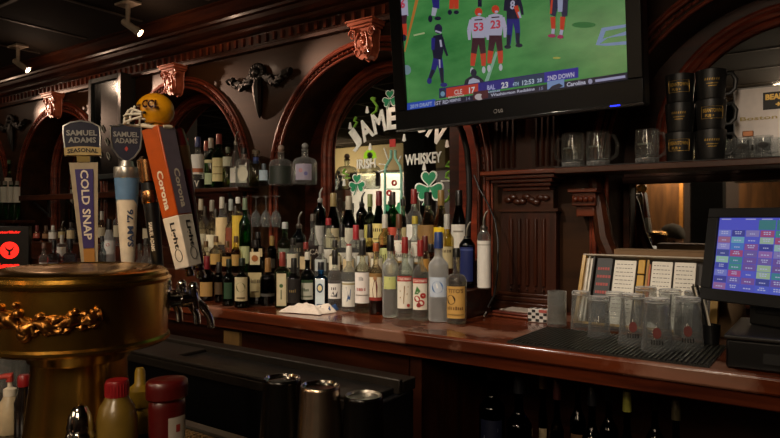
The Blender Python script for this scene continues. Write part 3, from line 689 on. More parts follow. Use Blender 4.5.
# ---- bottles on the upper shelf
B(186, 138, 11, 's', 'std', 'long', '#c24432', CL, [(.2, .6, 1.0, '#dedad0')], 'white-labelled bottle with red cap at the left of the upper shelf')
B(198, 137, 14, 's', 'std', 'long', '#2c3f80', CL, [(.28, .66, 1.0, '#dedcd4', [('b', .1, .3, '#b0633c')]), (.02, .2, 1.2, '#191614', [('p', [(-.3, .8), (0, .1), (.3, .8), (.15, .8), (0, .4), (-.15, .8)], '#d8d2c4')])], 'clear bottle with blue cap and black base band on the upper shelf')
B(206, 141, 9, 's', 'std', 'long', '#c8553c', CL, [(.2, .5, .9, '#cfc9b8')], 'red-capped bottle tucked behind the first green bottle', dy=.05)
B(211, 138, 13, 's', 'std', 'long', '#b9b3a0', GN, [(.08, .3, 1.0, '#a9b890'), (.5, .56, 1.1, '#c9c08c')], 'green bottle with silver neck, left of the tallest green one', dy=-.01)
B(219, 134, 14, 's', 'std', 'long', '#a9443a', GN, [(.12, .55, 1.0, '#dccf96', [('b', .3, .34, '#8c7a44', .8), ('b', .6, .63, '#8c7a44', .8)])], 'tall green bottle with cream label on the upper shelf', dy=-.02)
B(228, 147, 11, 's', 'slope', 'screw', '#6d7a5c', GR_, [(.52, .75, .9, '#cfd0b8')], 'pale yellow-green liqueur bottle right of the green bottles')
B(236, 131, 12, 's', 'bell', 'spout', None, CL, [(.08, .34, 1.0, '#cfccc0', [('p', [(-.5, .2), (0, .7), (.5, .2)], '#3c3a44')])], 'clear tequila bottle with a tall steel pourer on the upper shelf')
B(244, 148, 15, 's', 'sq', 'screw', '#171717', CL, [(.1, .55, .5, '#b9b7a4', [('d', 0, .5, .42, '#d9d4bc', .7)])], 'clear square bottle with black cap and round label', dy=.02)
B(256, 150, 14, 's', 'std', 'cork', '#7a6a50', ('#e4ecda', '#b8c48c', .3), [(.62, .8, 1.6, '#2c3c78', [], 1)], 'clear tequila bottle with blue ribboned neck and brown cork')
B(264, 164, 11, 's', 'squat', 'screw', '#5c6a74', ('#c4d2da', None), [(.25, .7, .8, '#9fb0bc')], 'small pale blue-grey flask beside the blue-necked tequila', dy=-.02)
B(281, 145, 25, 's', 'dec', 'ball', '#b59a86', CL, [(.04, .47, 1.1, '#1d241c')], 'wide round-shouldered decanter bottle with dark panel and pinkish stopper')
B(305, 143, 26, 's', 'dec', 'ball', '#8c8a86', CL, [(.1, .48, .7, '#8d8596', [('d', -.3, .6, .12, '#a86a6a'), ('d', .3, .4, .12, '#5c5a8c')])], 'wide clear decanter bottle with pale purple label at the right end')
# ---- far left, lower side shelf
for k, px in enumerate((-2, 5, 11, 17)):
    B(px, 181, 6.5, 'g', 'short', 'screw', '#8c8d84', GN, [(.45, .85, 1.2, '#d4d6cc')], 'green bottle with white wrap standing in the row at the far left', group='green bottles with white wraps at the far left')
B(9, 160, 8, 'g', 'tall', 'screw', '#4a7a50', LG, [(.3, .7, .9, '#d9cfc0')], 'taller pale bottle behind the row of green bottles at the far left', dy=.06)
# ---- far left on the counter and step
B(27, 240, 8, 'm', 'std', 'long', '#1c1715', DK, [(.1, .4, .9, '#3a2f22')], 'dark bottle between the red neon sign and the blue bottles')
B(37, 226, 7, 'r', 'std', 'wax', '#7a1c1c', AM2, [(.2, .5, .9, '#a34434', [('d', 0, .6, .2, '#e0c8b0')])], 'amber bottle with red label and foil behind the blue bottles')
B(46, 229, 7, 'r', 'std', 'long', '#6a4a34', AM2, [(.2, .5, .9, '#8a6440')], 'small amber bottle at the left of the far back row')
B(53, 226, 8, 'r', 'tall', 'long', '#d9d4c8', CL, [(.2, .6, 1, '#ddd8cc')], 'white-labelled bottle in the far back row left of the purple tap handle')
B(62, 221, 7, 'r', 'tall', 'spout', None, AM, [(.2, .5, 1, '#b8a878')], 'amber bottle with pourer in the far back row')
B(71, 222, 8, 'r', 'std', 'screw', '#4a4036', CL, [(.2, .6, 1, '#cbb890')], 'clear bottle with tan label in the far back row by the purple tap handle')
B(54, 240, 12, 'c', 'squat', 'long', '#14161c', ('#b4cde0', None, .6, .1, .35), [(.1, .4, .8, '#8fb0cf')], 'icy blue bottle with black cap, left one behind the brass tower', base=277)
B(70, 239, 13, 'c', 'squat', 'long', '#14161c', ('#b4cde0', None, .6, .1, .35), [(.1, .4, .8, '#8fb0cf')], 'icy blue bottle with black cap, nearer the purple tap handle', base=277)
B(62, 235, 10, 'm', 'squat', 'long', '#d2cdc2', CL, [(.1, .5, .9, '#e0dcd2')], 'white bottle peeping between the two icy blue ones')
B(44, 243, 9, 'c', 'std', 'screw', '#8a6a5c', CL, [(.1, .45, .9, '#c9c4bc')], 'clear bottle left of the icy blue pair', base=278)
B(102, 236, 8, 'c', 'tall', 'screw', '#2c2c30', ('#c9d8dc', None), [(.1, .4, .8, '#9aa6ac')], 'slim clear bottle between the two beer tap handles', base=284)
B(109, 219, 12, 'm', 'slope', 'wax', '#1b1a1d', FR, [(.18, .5, 1, '#d8d6d0', [('d', 0, .7, .12, '#c05a50')])], 'white frosted bottle with black neck between the two beer tap handles')
for k, px in enumerate((97, 102, 118, 147)):
    B(px, 206+k % 2*5, 9, 'r', 'std', 'long', ('#6a2a2a', '#cfc8b8', '#5a4a3c', '#3c3a34')[k], (CL, AM)[k % 2], [(.2, .5, .9, '#b9ad90')], 'dim bottle seen between the tap handles on the far step', group='dim bottles between the tap handles')
for k, px in enumerate((146, 152, 140)):
    B(px, 238+k*3, 8, 'c', 'squat', 'screw', '#3a3834', CL, [(.2, .5, .9, '#a9a596')], 'small bottle on the counter behind the beer tap handles', base=290, group='small bottles behind the tap handles')
# spare bottles in the open cabinet below
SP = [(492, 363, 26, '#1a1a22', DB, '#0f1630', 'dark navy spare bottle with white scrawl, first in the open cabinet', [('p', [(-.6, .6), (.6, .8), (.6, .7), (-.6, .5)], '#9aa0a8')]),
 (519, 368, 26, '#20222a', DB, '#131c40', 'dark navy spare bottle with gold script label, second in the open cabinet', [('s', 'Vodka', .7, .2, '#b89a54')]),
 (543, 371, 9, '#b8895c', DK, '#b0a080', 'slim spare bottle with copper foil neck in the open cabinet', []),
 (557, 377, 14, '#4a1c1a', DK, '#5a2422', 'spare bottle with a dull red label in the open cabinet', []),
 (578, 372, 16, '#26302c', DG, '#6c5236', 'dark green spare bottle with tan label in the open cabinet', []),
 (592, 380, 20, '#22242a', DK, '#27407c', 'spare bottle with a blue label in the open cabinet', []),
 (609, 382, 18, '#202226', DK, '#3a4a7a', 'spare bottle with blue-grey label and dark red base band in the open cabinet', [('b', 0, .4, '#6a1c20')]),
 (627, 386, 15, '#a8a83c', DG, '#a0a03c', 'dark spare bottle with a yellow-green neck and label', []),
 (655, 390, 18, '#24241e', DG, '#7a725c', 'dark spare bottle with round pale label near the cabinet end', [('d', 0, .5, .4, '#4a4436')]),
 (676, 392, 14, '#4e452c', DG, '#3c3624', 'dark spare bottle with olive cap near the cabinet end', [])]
SP_I = [0]
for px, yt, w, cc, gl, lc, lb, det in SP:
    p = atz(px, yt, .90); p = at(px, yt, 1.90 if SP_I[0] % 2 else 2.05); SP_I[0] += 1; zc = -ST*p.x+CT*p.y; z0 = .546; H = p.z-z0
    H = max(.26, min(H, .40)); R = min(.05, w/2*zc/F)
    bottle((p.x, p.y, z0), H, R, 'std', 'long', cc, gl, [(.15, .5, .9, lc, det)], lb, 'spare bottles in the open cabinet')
# =================== hanging wine glasses
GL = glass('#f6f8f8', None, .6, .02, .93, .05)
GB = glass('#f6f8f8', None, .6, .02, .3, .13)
def lathe_obj(name, prof, material, parent, n=24, cap=False): return MB().lathe(prof, n, cap=cap).build(name, material, parent, smooth=60)
def wineglass(label, loc):
    t = thing('wine_glass', label, 'glass', loc, group='wine glasses hanging upside down from the rack')
    MB().lathe([(.001, 0), (.034, -.002), (.036, -.004), (.02, -.007), (.004, -.014)], 24).build('foot', GL, t)
    MB().lathe([(.004, -.012), (.0034, -.05), (.0034, -.08), (.006, -.09)], 12).build('stem', GL, t)
    MB().lathe([(.006, -.088), (.026, -.105), (.038, -.13), (.039, -.15), (.032, -.19), (.030, -.19), (.037, -.15), (.036, -.131), (.024, -.108), (.002, -.094)], 24, cap=False).build('bowl', GL, t)
    return t
wg = wineglass('x', (0, 0, 0)); n = 0
for px in (246, 256, 266, 276):
    for Y in (2.345, 2.425):
        p = at(px, 190, Y)
        o = wg if n == 0 else copy_tree(wg); n += 1
        o.location = (p.x, Y, 1.575); o.scale = (.68, .68, .88); o['label'] = 'clear wine glass hanging upside down under the shelf, %s' % ('front row' if Y < 2.4 else 'behind the front ones')
        o['group'] = 'wine glasses hanging in the %s of the rack' % ('front' if Y < 2.4 else 'rear')

# =================== brass beer tower
tx, ty = -1.109, .597
t = thing('beer_tower', 'large polished brass beer tower with domed lid at the left foreground', 'beer tower', (tx, ty, .9905))
z = lambda Z: Z-.9905
MB().lathe([(.114, 0), (.114, .012), (.102, .02), (.098, .03), (.088, .10), (.080, .17), (.078, z(1.199)), (.084, z(1.202)), (.086, z(1.216)), (.079, z(1.222)), (.079, z(1.232))], 64).build('pedestal', BRASS, t)
MB().lathe([(.08, z(1.220)), (.120, z(1.224)), (.146, z(1.228)), (.153, z(1.233)), (.153, z(1.238)), (.149, z(1.242)), (.149, z(1.335)), (.149, z(1.337))], 72).build('drum', BRASS, t)
MB().lathe([(.149, z(1.336)), (.155, z(1.338)), (.156, z(1.343)), (.151, z(1.347)), (.150, z(1.353)), (.146, z(1.357)), (.146, z(1.358)), (.140, z(1.361)), (.125, z(1.364)), (.105, z(1.366)), (.10, z(1.364)), (.06, z(1.368)), (.058, z(1.366)), (.02, z(1.369)), (.001, z(1.369))], 72).build('domed_lid', BRASS, t)
# applied scroll ornament on the drum, facing the seat
def dr(a, Z, k=0):
    a = (a-a0)*.93-.21+a0
    return ((.150+k)*math.cos(a), (.150+k)*math.sin(a), z(Z-.011))
a0 = math.atan2(-ty, -tx)          # towards the viewer
m = MB()
sp = [(-.85, 1.300), (-.65, 1.312), (-.5, 1.300), (-.36, 1.288), (-.22, 1.298), (-.05, 1.292), (.12, 1.30), (.26, 1.298), (.38, 1.306), (.44, 1.308)]
pp = smooth_path([dr(a0+a, Z, .004) for a, Z in sp], 8); m.tube(pp, [.0075+.003*math.sin(i*.55) for i in range(len(pp)-1)]+[.002], 10)
for q in (-.01, .012): pp = smooth_path([dr(a0+a+.05, Z+q, .003) for a, Z in sp[2:-1]], 8); m.tube(pp, [.003+.0022*math.sin(i*.8+q*200) for i in range(len(pp))], 8)
for a, Z, r in ((-.36, 1.278, .014), (-.44, 1.312, .011), (-.47, 1.326, .007), (-.12, 1.284, .009), (.02, 1.288, .010), (.14, 1.305, .009), (.18, 1.315, .006), (.3, 1.306, .008), (-.7, 1.320, .010), (-.78, 1.29, .012), (.36, 1.312, .007), (-.6, 1.295, .010)):
    m.ball(dr(a0+a, Z, .001), r*.75, n=10, k=6)
m.tube([dr(a0-.33+.10*(1-k/18)*math.cos(k*.6), 1.283+.016*(1-k/18)*math.sin(k*.6), .006) for k in range(14)], .0035, 6)
m.tube([dr(a0+.02+.09*(1-k/18)*math.cos(k*.6), 1.293+.014*(1-k/18)*math.sin(k*.6), .006) for k in range(14)], .0035, 6)
m.build('scroll_ornament', mat('aged copper', '#94642f', .34, 1), t)
def tapdir(px, Y): p = at(px, 300, Y); return p
# faucets around the far side of the drum
FA = {}
for k, (deg, lab) in enumerate(((68, ''), (84, ''), (98, ''), (121, ''), (146, ''), (172, ''))):
    a = math.radians(deg); c, s = math.cos(a), math.sin(a)
    f = MB(); Z = z(1.292)
    f.tube([(c*.148, s*.148, Z), (c*.153, s*.153, Z)], .026, 18)
    f.tube([(c*.150, s*.150, Z), (c*.166, s*.166, Z), (c*.185, s*.185, Z)], [.016, .012, .010], 14)
    f.tube([(c*.178, s*.178, Z), (c*.190, s*.190, Z)], .015, 14)
    f.tube([(c*.188, s*.188, Z), (c*.205, s*.205, Z)], [.012, .013], 14)
    f.tube([(c*.200, s*.200, Z+.022), (c*.202, s*.202, Z), (c*.204, s*.204, Z-.02)], [.009, .013, .010], 14)
    f.tube([(c*.202, s*.202, Z), (c*.222, s*.222, Z-.018), (c*.235, s*.235, Z-.04), (c*.237, s*.237, Z-.06)], [.010, .0085, .0075, .007], 12)
    f.tube([(c*.201, s*.201, Z+.02), (c*.201, s*.201, Z+.034)], [.0065, .0055], 12)
    f.ball((c*.201, s*.201, Z+.024), .0105, n=12, k=6)
    f.build('faucet', CHROME, t)
    FA[deg] = Vector((tx+c*.201, ty+s*.201, 1.292+.034))

# =================== tap handles
def hfr(name, label, P0, P1, cat='tap handle', yaw=0, des=None):
    up = P1-P0; zc = -P0; right = up.cross(Vector((P0.x, P0.y, 0))); right = -right if right.dot(Vector((CT, ST, 0))) < 0 else right
    if yaw: right = Matrix.Rotation(yaw, 3, up.normalized()) @ right
    M_ = frame(P0, right, up)
    if des: M_ = M_ @ Matrix.Scale(up.length/des, 4)
    return thing(name, label, cat, M=M_, group='beer tap handles on the brass tower'), up.length
def ztap(px, py, deg): return None
def on(px, py, P):               # the point on the viewer's ray at the depth of P
    return atd(px, py, -ST*P.x+CT*P.y)
def plate(m, poly, y0, y1, mi=0): m.prism(poly, lambda a, b, s: (a, y0 if s else y1, b), mi)
NAVY = pm('#14162e', .35); SIL = mat('silver edging', '#a9a8a4', .3, .8); PUR = pm('#352a66', .4); OFFW = pm('#d3c9b4', .45)
def ferrule(t, h=.02): MB().lathe([(.009, -.006), (.010, 0), (.0075, h*.5), (.0095, h), (.008, h+.004)], 16).build('ferrule', CHROME, t)
# --- seasonal handle (purple panel)
P0 = on(90, 268, FA[146]); P1 = on(81, 120, FA[146])
t, L = hfr('tap_handle', 'tall tap handle with purple panel reading COLD SNAP and black crest', P0, P1, des=.334); ferrule(t)
m = MB(); plate(m, [(-.014, .0), (.014, .0), (.027, .235), (-.027, .235)], .012, -.010); m.build('body', mat('pale wood edge', '#9c8f78', .5), t, bevel=.002)
m = MB(); plate(m, [(-.011, .045), (.011, .045), (.0185, .222), (-.0185, .222)], -.011, -.0125)
m.text('COLD SNAP', FRONT(-.0136), .0165, 0, .142, 1, .02, w=.0165*9.3*1.02, rot=-PI/2)
m.build('panel', [PUR, pm('#d9d0c0')], t)
m = MB(); plate(m, [(-.011, .004), (.011, .004), (.011, .044), (-.011, .044)], -.011, -.0125); m.build('amber_base', pm('#a4702a'), t)
m = MB(); m.lathe([(.008, .232), (.011, .24), (.011, .252), (.008, .26)], 14); m.bb((-.013, -.012, .238), (.013, .006, .252)); m.build('neck', mat('gold neck', '#a9925a', .3, .8), t)
m = MB(); plate(m, [(-.035, .262), (.035, .262), (.037, .30), (.036, .318), (.022, .326), (0, .330), (-.022, .326), (-.036, .318), (-.037, .30)], .010, -.012)
m.build('crest', [NAVY], t, bevel=.002)
m = MB(); m.tube([(x, -.0125, zz) for x, zz in [(-.035, .262), (-.037, .30), (-.036, .318), (-.022, .326), (0, .330), (.022, .326), (.036, .318), (.037, .30), (.035, .262)]], .0016, 6)
m.text('SAMUEL', FRONT(-.0135), .0125, 0, .303, 0, .03, w=.062); m.text('ADAMS', FRONT(-.0135), .0125, 0, .287, 0, .03, w=.056); m.build('crest_lettering', SIL, t)
m = MB()
vs = []
for i in range(13):
    x = -.037+.074*i/12; c = .0035*math.cos(x/.037*1.5); vs += [(x, -.016, .252+c), (x, -.016, .269+c)]
m.add(vs, [(2*i, 2*i+2, 2*i+3, 2*i+1) for i in range(12)]); m.bb((-.037, -.0155, .253), (.037, .008, .268))
m.text('SEASONAL', lambda x, y: (x, -.0168, y+.0035*math.cos(x/.037*1.5)), .0095, 0, .2605, 1, .03, w=.062); m.build('banner', [mat('gold banner', '#b09a68', .45, .3), INK], t)
# --- blue and cream handle
P0 = on(128, 268, FA[121]); P1 = on(126, 122, FA[121])
t, L = hfr('tap_handle', 'blue and cream paddle tap handle with black shield crest', P0, P1, des=.322); ferrule(t)
m = MB(); SB = mat('sky blue enamel', '#5b7fa6', .35); CRM = mat('cream enamel', '#d5cbb8', .4)
prof = [(.0125, .002), (.0145, .02), (.021, .135), (.025, .205)]
m.lathe(prof, 28); 
o = m.build('body', CRM, t)
m = MB(); m.lathe([(.0228, .150), (.0260, .205), (.0262, .222)], 28)
# slanting edge of the blue
N = 28; vs = []
for i in range(N):
    a = 2*PI*i/N; zz = .138+.022*math.sin(a*1+.4+PI/2*0)*-1; r1 = .0125+(.025-.0125)*max(0, (zz-.0))/.205+.0012
    vs += [(r1*math.cos(a), r1*math.sin(a), zz), (.0243*math.cos(a), .0243*math.sin(a), .172)]
m.add(vs, [(2*i, (2*i+2) % (2*N), (2*i+3) % (2*N), 2*i+1) for i in range(N)]); m.build('blue_sleeve', SB, t)
m = MB(); m.lathe([(.0262, .198), (.0270, .200), (.0270, .220), (.0262, .222)], 28); m.build('silver_band', SIL, t)
m = MB(); cyl = lambda x, y: ((.0205+.0008)*math.sin(x/.021), -(.0162+.036*y*1.05)*math.cos(x/.021)*1.0-.0008, y)
m.text("SAM '76", lambda x, y: (.0215*math.sin((x+.004)/.021), -(.0142+.0515*y)*math.cos((x+.004)/.021)-.0012, y), .0135, .002, .088, 0, .03, w=.082, rot=PI/2); m.build('lettering', pm('#2c3c5c'), t)
m = MB(); m.lathe([(.012, .220), (.016, .224), (.013, .236)], 16); m.build('neck', SIL, t)
sh = [(0, .232), (.016, .244), (.028, .262), (.031, .284), (.031, .310), (.016, .312), (0, .320), (-.016, .312), (-.031, .310), (-.031, .284), (-.028, .262), (-.016, .244)]
m = MB(); plate(m, sh, .008, -.008); m.build('shield', NAVY, t, bevel=.002)
m = MB(); m.tube([(x, -.009, zz) for x, zz in sh], .0018, 6, closed=True)
m.text('SAMUEL', FRONT(-.0094), .0115, 0, .2935, 0, .03, w=.052); m.text('ADAMS', FRONT(-.0094), .0115, 0, .2795, 0, .03, w=.046)
m.build('shield_lettering', SIL, t)
m = MB(); m.flat([(0, .268), (.004, .262), (0, .256), (-.004, .262)], FRONT(-.0095)); m.build('red_mark', pm('#a3302a'), t)
# --- orange and white four-sided handle
P0 = on(190, 273, FA[68]); P1 = on(158, 128, FA[68])
t, L = hfr('tap_handle', 'leaning four-sided tap handle, orange above and white below, with light beer lettering', P0, P1, yaw=math.radians(-42)); ferrule(t, .014)
def blk(m, z0, z1, w0, w1, mi=0): m.add([(-w0, -w0, z0), (w0, -w0, z0), (w0, w0, z0), (-w0, w0, z0), (-w1, -w1, z1), (w1, -w1, z1), (w1, w1, z1), (-w1, w1, z1)], [(0, 3, 2, 1), (4, 5, 6, 7), (0, 1, 5, 4), (1, 2, 6, 5), (2, 3, 7, 6), (3, 0, 4, 7)], mi)
H0 = L
zb = .115; wb = .0205
m = MB(); blk(m, .012, zb, .0185, wb); m.build('white_body', mat('white enamel', '#d9d0c2', .4), t, bevel=.002)
m = MB(); blk(m, zb, H0, wb, .0225); m.build('orange_body', mat('orange lacquer', '#b04c14', .35), t, bevel=.002)
m = MB(); 
m.add([(.0210, -.0185, zb+.002), (.0210, .0185, zb+.002), (.0230, .0205, H0-.004), (.0230, -.0205, H0-.004)], [(0, 1, 2, 3)]); m.build('side_panel', mat('grey violet lacquer', '#6d6070', .4), t)
for nm, fn in (('front_lettering', lambda x, y: (x, -.0245+.0345*0-(0), y)),):
    pass
def fr_(x, y, q=.0008):
    w = .0185+(wb-.0185)*(y-.012)/(zb-.012) if y < zb else wb+(.0225-wb)*(y-zb)/(H0-zb)
    return x, -w-q, y
def sd_(x, y, q=.0016): a, b, c = fr_(x, y, q); return -b, a, c
m = MB()
for f in (fr_, sd_):
    m.text('Corona', f, .0155, .000, zb+.053, 0, .03, w=.078, rot=-PI/2)
    m.text('Light', f, .0155, .000, zb-.038, 1, .03, w=.052, rot=-PI/2)
    m.tube([f(.0085*math.cos(a*PI/10), .038+.012*math.sin(a*PI/10)) for a in range(20)], .0006, 4, m=1, closed=True)
m.build('lettering', [pm('#e0d4c0'), INK], t)
# helmet sitting on the orange handle
c = P1+(P1-P0).normalized()*.030
c = on(155, 111, FA[68])
t = thing('toy_helmet', 'yellow toy football helmet with white face guard on the orange tap handle', 'helmet', M=frame(c, (CT, ST, 0), (-.05, 0, 1)) @ Matrix.Scale(.88, 4))
YEL = mat('yellow helmet shell', '#c98a12', .28, coat=.5)
m = MB()
# shell: open towards the face (local -x) and the neck
R = .040; vs = []; fs = []; A, Bn = 36, 24
for j in range(Bn+1):
    ph = PI*j/Bn
    for i in range(A):
        th = 2*PI*i/A; vs.append((R*1.06*math.sin(ph)*math.cos(th), R*.86*math.sin(ph)*math.sin(th), R*math.cos(ph)))
for j in range(Bn):
    for i in range(A):
        q = [j*A+i, j*A+(i+1) % A, (j+1)*A+(i+1) % A, (j+1)*A+i]
        mx = sum(vs[k][0] for k in q)/4; mz = sum(vs[k][2] for k in q)/4
        if (mx < -.020 and mz < .010) or mz < -.033 or (mx < -.012 and mz < -.022): continue
        fs.append(tuple(q))
m.add(vs, fs)
o = m.build('shell', YEL, t, smooth=60); so = o.modifiers.new('s', 'SOLIDIFY'); so.thickness = .003; so.offset = 1
for s in (-1, 1):       # cheek flap
    m = MB(); m.ball((-.010, s*.0368, -.010), .0035, n=10, k=6); m.build('ear_hole', INK, t)
    m = MB()
    m.text('CCL', lambda x, y: (x, s*(math.sqrt(max(.0001, R*R*.74-(x*x+y*y)*.74))+.008), y) if s < 0 else (-x, (math.sqrt(max(.0001, R*R*.74-(x*x+y*y)*.74))+.008), y), .019, .004 if s < 0 else -.004, .008, 0, .05, w=.036)
    m.build('lettering', mat('maroon print', '#240909', .9, spec=.1), t)
m = MB()
def bar(zz, fx, w=.026): m.tube([(-.016, -.034, -.010+zz*.3), (fx+.012, -w, zz), (fx, -.012, zz-.002), (fx, .012, zz-.002), (fx+.012, w, zz), (-.016, .034, -.010+zz*.3)], .0026, 8)
bar(-.012, -.064); bar(-.028, -.064); bar(-.0, -.054)
for s in (-1, 1): m.tube([(-.054, s*.012, .0), (-.062, s*.012, -.014), (-.064, s*.012, -.030)], .0026, 8); m.tube([(-.034, s*.026, .006), (-.044, s*.025, -.012), (-.044, s*.025, -.028)], .0026, 8)
m.build('face_guard', pm('#d6d0c0', .4), t)
m = MB(); m.tube([(-.022, -.02, -.036), (.0, -.024, -.040), (.026, -.016, -.039), (.036, 0, -.036), (.026, .016, -.039), (0, .024, -.040), (-.022, .02, -.036)], .0045, 8); m.build('neck_roll', pm('#c9bda6', .5), t)
# --- red paddle, black handle, metal cylinder handle
P0 = on(201, 275, FA[84]); P1 = on(176, 126, FA[84])
t, L = hfr('tap_handle', 'dark red rounded tap handle behind the orange and white one', P0, P1); ferrule(t)
m = MB(); m.lathe([(.008, .01), (.010, .03), (.012, L*.35), (.015, L*.55), (.018, L*.75), (.019, L*.88), (.014, L*.97), (.003, L)], 24); m.build('paddle', mat('deep red lacquer', '#4a0f12', .3, coat=.4), t)
m = MB(); m.lathe([(.0178, L*.70), (.0182, L*.72), (.0194, L*.84), (.0194, L*.86)], 24); m.build('band', mat('bronze band', '#7a5a3c', .35, .8), t)
P0 = on(159, 274, FA[98]); P1 = on(146, 160, FA[98])
t, L = hfr('tap_handle', 'slim black tap handle with bronze cylinder top beside the orange one', P0, P1); ferrule(t)
m = MB(); m.lathe([(.009, .01), (.0115, .02), (.0155, L*.6), (.0155, L*.62)], 24); m.build('black_grip', BLK, t)
m = MB(); m.lathe([(.0165, L*.62), (.0175, L*.63), (.0175, L*.72), (.0165, L*.73)], 24); m.lathe([(.016, L*.80), (.0185, L*.81), (.0185, L), (.010, L*1.03)], 24); m.build('bronze_cylinder', mat('bronze', '#9a7048', .25, 1), t)
m = MB(); m.lathe([(.015, L*.73), (.015, L*.80)], 20); m.build('black_collar', BLK, t)
m = MB(); m.text('SAMUEL ADAMS', lambda x, y: (.0135*math.sin(x/.0135), -(.0115+.004*y/L*1.6)*math.cos(x/.0135)-.0022, y), .008, -.006, L*.33, 0, .03, w=.06, rot=-PI/2); m.build('lettering', pm('#cfc8b8'), t)

# =================== foreground condiments
def pt(px, py, zc): return atd(px, py, zc)
LZ = .99
def ground(px, zc): p = atd(px, 300, zc); return (p.x, p.y, LZ+.0005)
# red ketchup bottle
p = ground(167, 1.02)
t = thing('ketchup_bottle', 'red squeeze bottle with cap and white label, rightmost of the condiments', 'condiment bottle', p, face_cam(p)+.35, 'condiment bottles')
RED = mat('ketchup red', '#480a08', .35, coat=.3); H = EYE-(378-CY)*1.02/F-LZ
def ov(a, r, k=.72): return math.cos(a)*r, math.sin(a)*r*k
m = MB(); m.lathe([(.024, 0), (.029, .004), (.0295, .02), (.0285, H*.45), (.030, H*.76), (.029, H*.82), (.025, H*.84)], 28, sec=ov); m.build('body', RED, t, smooth=60)
m = MB(); m.lathe([(.029, H*.83), (.0335, H*.85), (.034, H*.93), (.033, H*.975), (.030, H*.99), (.018, H)], 28, sec=lambda a, r: ov(a, r, .8)); m.build('cap', RED, t, smooth=40)
m = MB(); vs = []
for i in range(13):
    a = -PI/2+(-.2+1.2*i/12); vs += [(math.cos(a)*.0302, math.sin(a)*.0222, H*.10), (math.cos(a)*.0302, math.sin(a)*.0222, H*.70)]
m.add(vs, [(2*i, 2*i+2, 2*i+3, 2*i+1) for i in range(12)])
for k in range(6): m.add([(math.cos(a)*.0306, math.sin(a)*.0226, H*(.16+k*.05)+dz) for a in (-1.5, -1.2, -.9) for dz in (0, .002)], [(0, 2, 3, 1), (2, 4, 5, 3)], 1)
m.add([(math.cos(a)*.0306, math.sin(a)*.0226, H*(.58)+dz) for a in (-1.35, -1.2, -1.1) for dz in (0, .012)], [(0, 2, 3, 1), (2, 4, 5, 3)], 2)
m.build('label', [pm('#a59c90'), pm('#55504c'), pm('#8c2420')], t, smooth=60)
# yellow mustard
p = ground(140, 1.05); H = EYE-(368-CY)*1.05/F-LZ
t = thing('mustard_bottle', 'yellow squeeze bottle with pointed nozzle between the red-capped jar and the ketchup', 'condiment bottle', p, face_cam(p), 'condiment bottles')
YM = mat('mustard yellow', '#7a6014', .4)
m = MB(); m.lathe([(.025, 0), (.029, .004), (.029, H*.55), (.025, H*.66), (.018, H*.72)], 28, sec=ov); m.build('body', YM, t, smooth=60)
m = MB(); m.lathe([(.020, H*.70), (.0215, H*.72), (.0215, H*.83), (.013, H*.86), (.009, H*.88), (.0085, H*.97), (.006, H)], 24); m.build('nozzle_cap', YM, t, smooth=50)
m = MB(); m.lathe([(.0296, H*.12), (.0296, H*.50)], 28, sec=ov, cap=False); m.build('dark_label', pm('#1c1c1a'), t)
# jar with red cap
p = ground(117, .98); H = EYE-(380-CY)*.98/F-LZ
t = thing('relish_bottle', 'squat yellow-green sauce bottle with ribbed red cap and printed label', 'condiment bottle', p, face_cam(p)-.2, 'condiment bottles')
m = MB(); m.lathe([(.026, 0), (.031, .004), (.032, .02), (.031, H*.52), (.0305, H*.70), (.026, H*.80), (.018, H*.86), (.017, H*.88)], 28); m.build('body', mat('relish yellow', '#66501c', .35, coat=.4), t, smooth=60)
m = MB()
for k in range(24): a = 2*PI*k/24; m.bb((.0167*math.cos(a)-.001, .0167*math.sin(a)-.001, H*.885), (.0167*math.cos(a)+.001, .0167*math.sin(a)+.001, H*.98))
m.lathe([(.0168, H*.875), (.0172, H*.885), (.0172, H*.985), (.016, H)], 24); m.build('cap', mat('dark red cap', '#7a1014', .35), t)
m = MB(); vs = []
for i in range(13):
    a = -PI/2+(-.35+1.35*i/12); vs += [(math.cos(a)*.0322, math.sin(a)*.0322, H*.10), (math.cos(a)*.0322, math.sin(a)*.0322, H*.52)]
m.add(vs, [(2*i, 2*i+2, 2*i+3, 2*i+1) for i in range(12)])
vs = [(v[0]*1.006, v[1]*1.006, (H*.42 if k % 2 == 0 else H*.52)) for k, v in enumerate(vs)]
m.add(vs, [(2*i, 2*i+2, 2*i+3, 2*i+1) for i in range(12)], 1)
m.add([(math.cos(a)*.0327, math.sin(a)*.0327, H*.44+dz) for a in (-1.75, -1.6, -1.45) for dz in (0, .010)], [(0, 2, 3, 1), (2, 4, 5, 3)], 0)
for k in range(6): m.add([(math.cos(a)*.0326, math.sin(a)*.0326, H*(.14+k*.045)+dz) for a in (-1.7, -1.3, -.9) for dz in (0, .002)], [(0, 2, 3, 1), (2, 4, 5, 3)], 2)
m.build('label', [pm('#9a9486'), pm('#8c2420'), pm('#55504c')], t, smooth=60)
# salt shaker
p = ground(80, .95); H = EYE-(404-CY)*.95/F-LZ
t = thing('salt_shaker', 'small glass shaker with domed chrome lid in front of the brass pedestal', 'shaker', p)
m = MB(); m.lathe([(.018, 0), (.021, .004), (.019, H*.5), (.0165, H*.66)], 20); m.build('glass_body', GL, t)
m = MB(); m.lathe([(.0185, H*.64), (.020, H*.66), (.0205, H*.74), (.018, H*.77), (.019, H*.80), (.016, H*.90), (.010, H*.97), (.001, H)], 24); m.build('lid', CHROME, t)
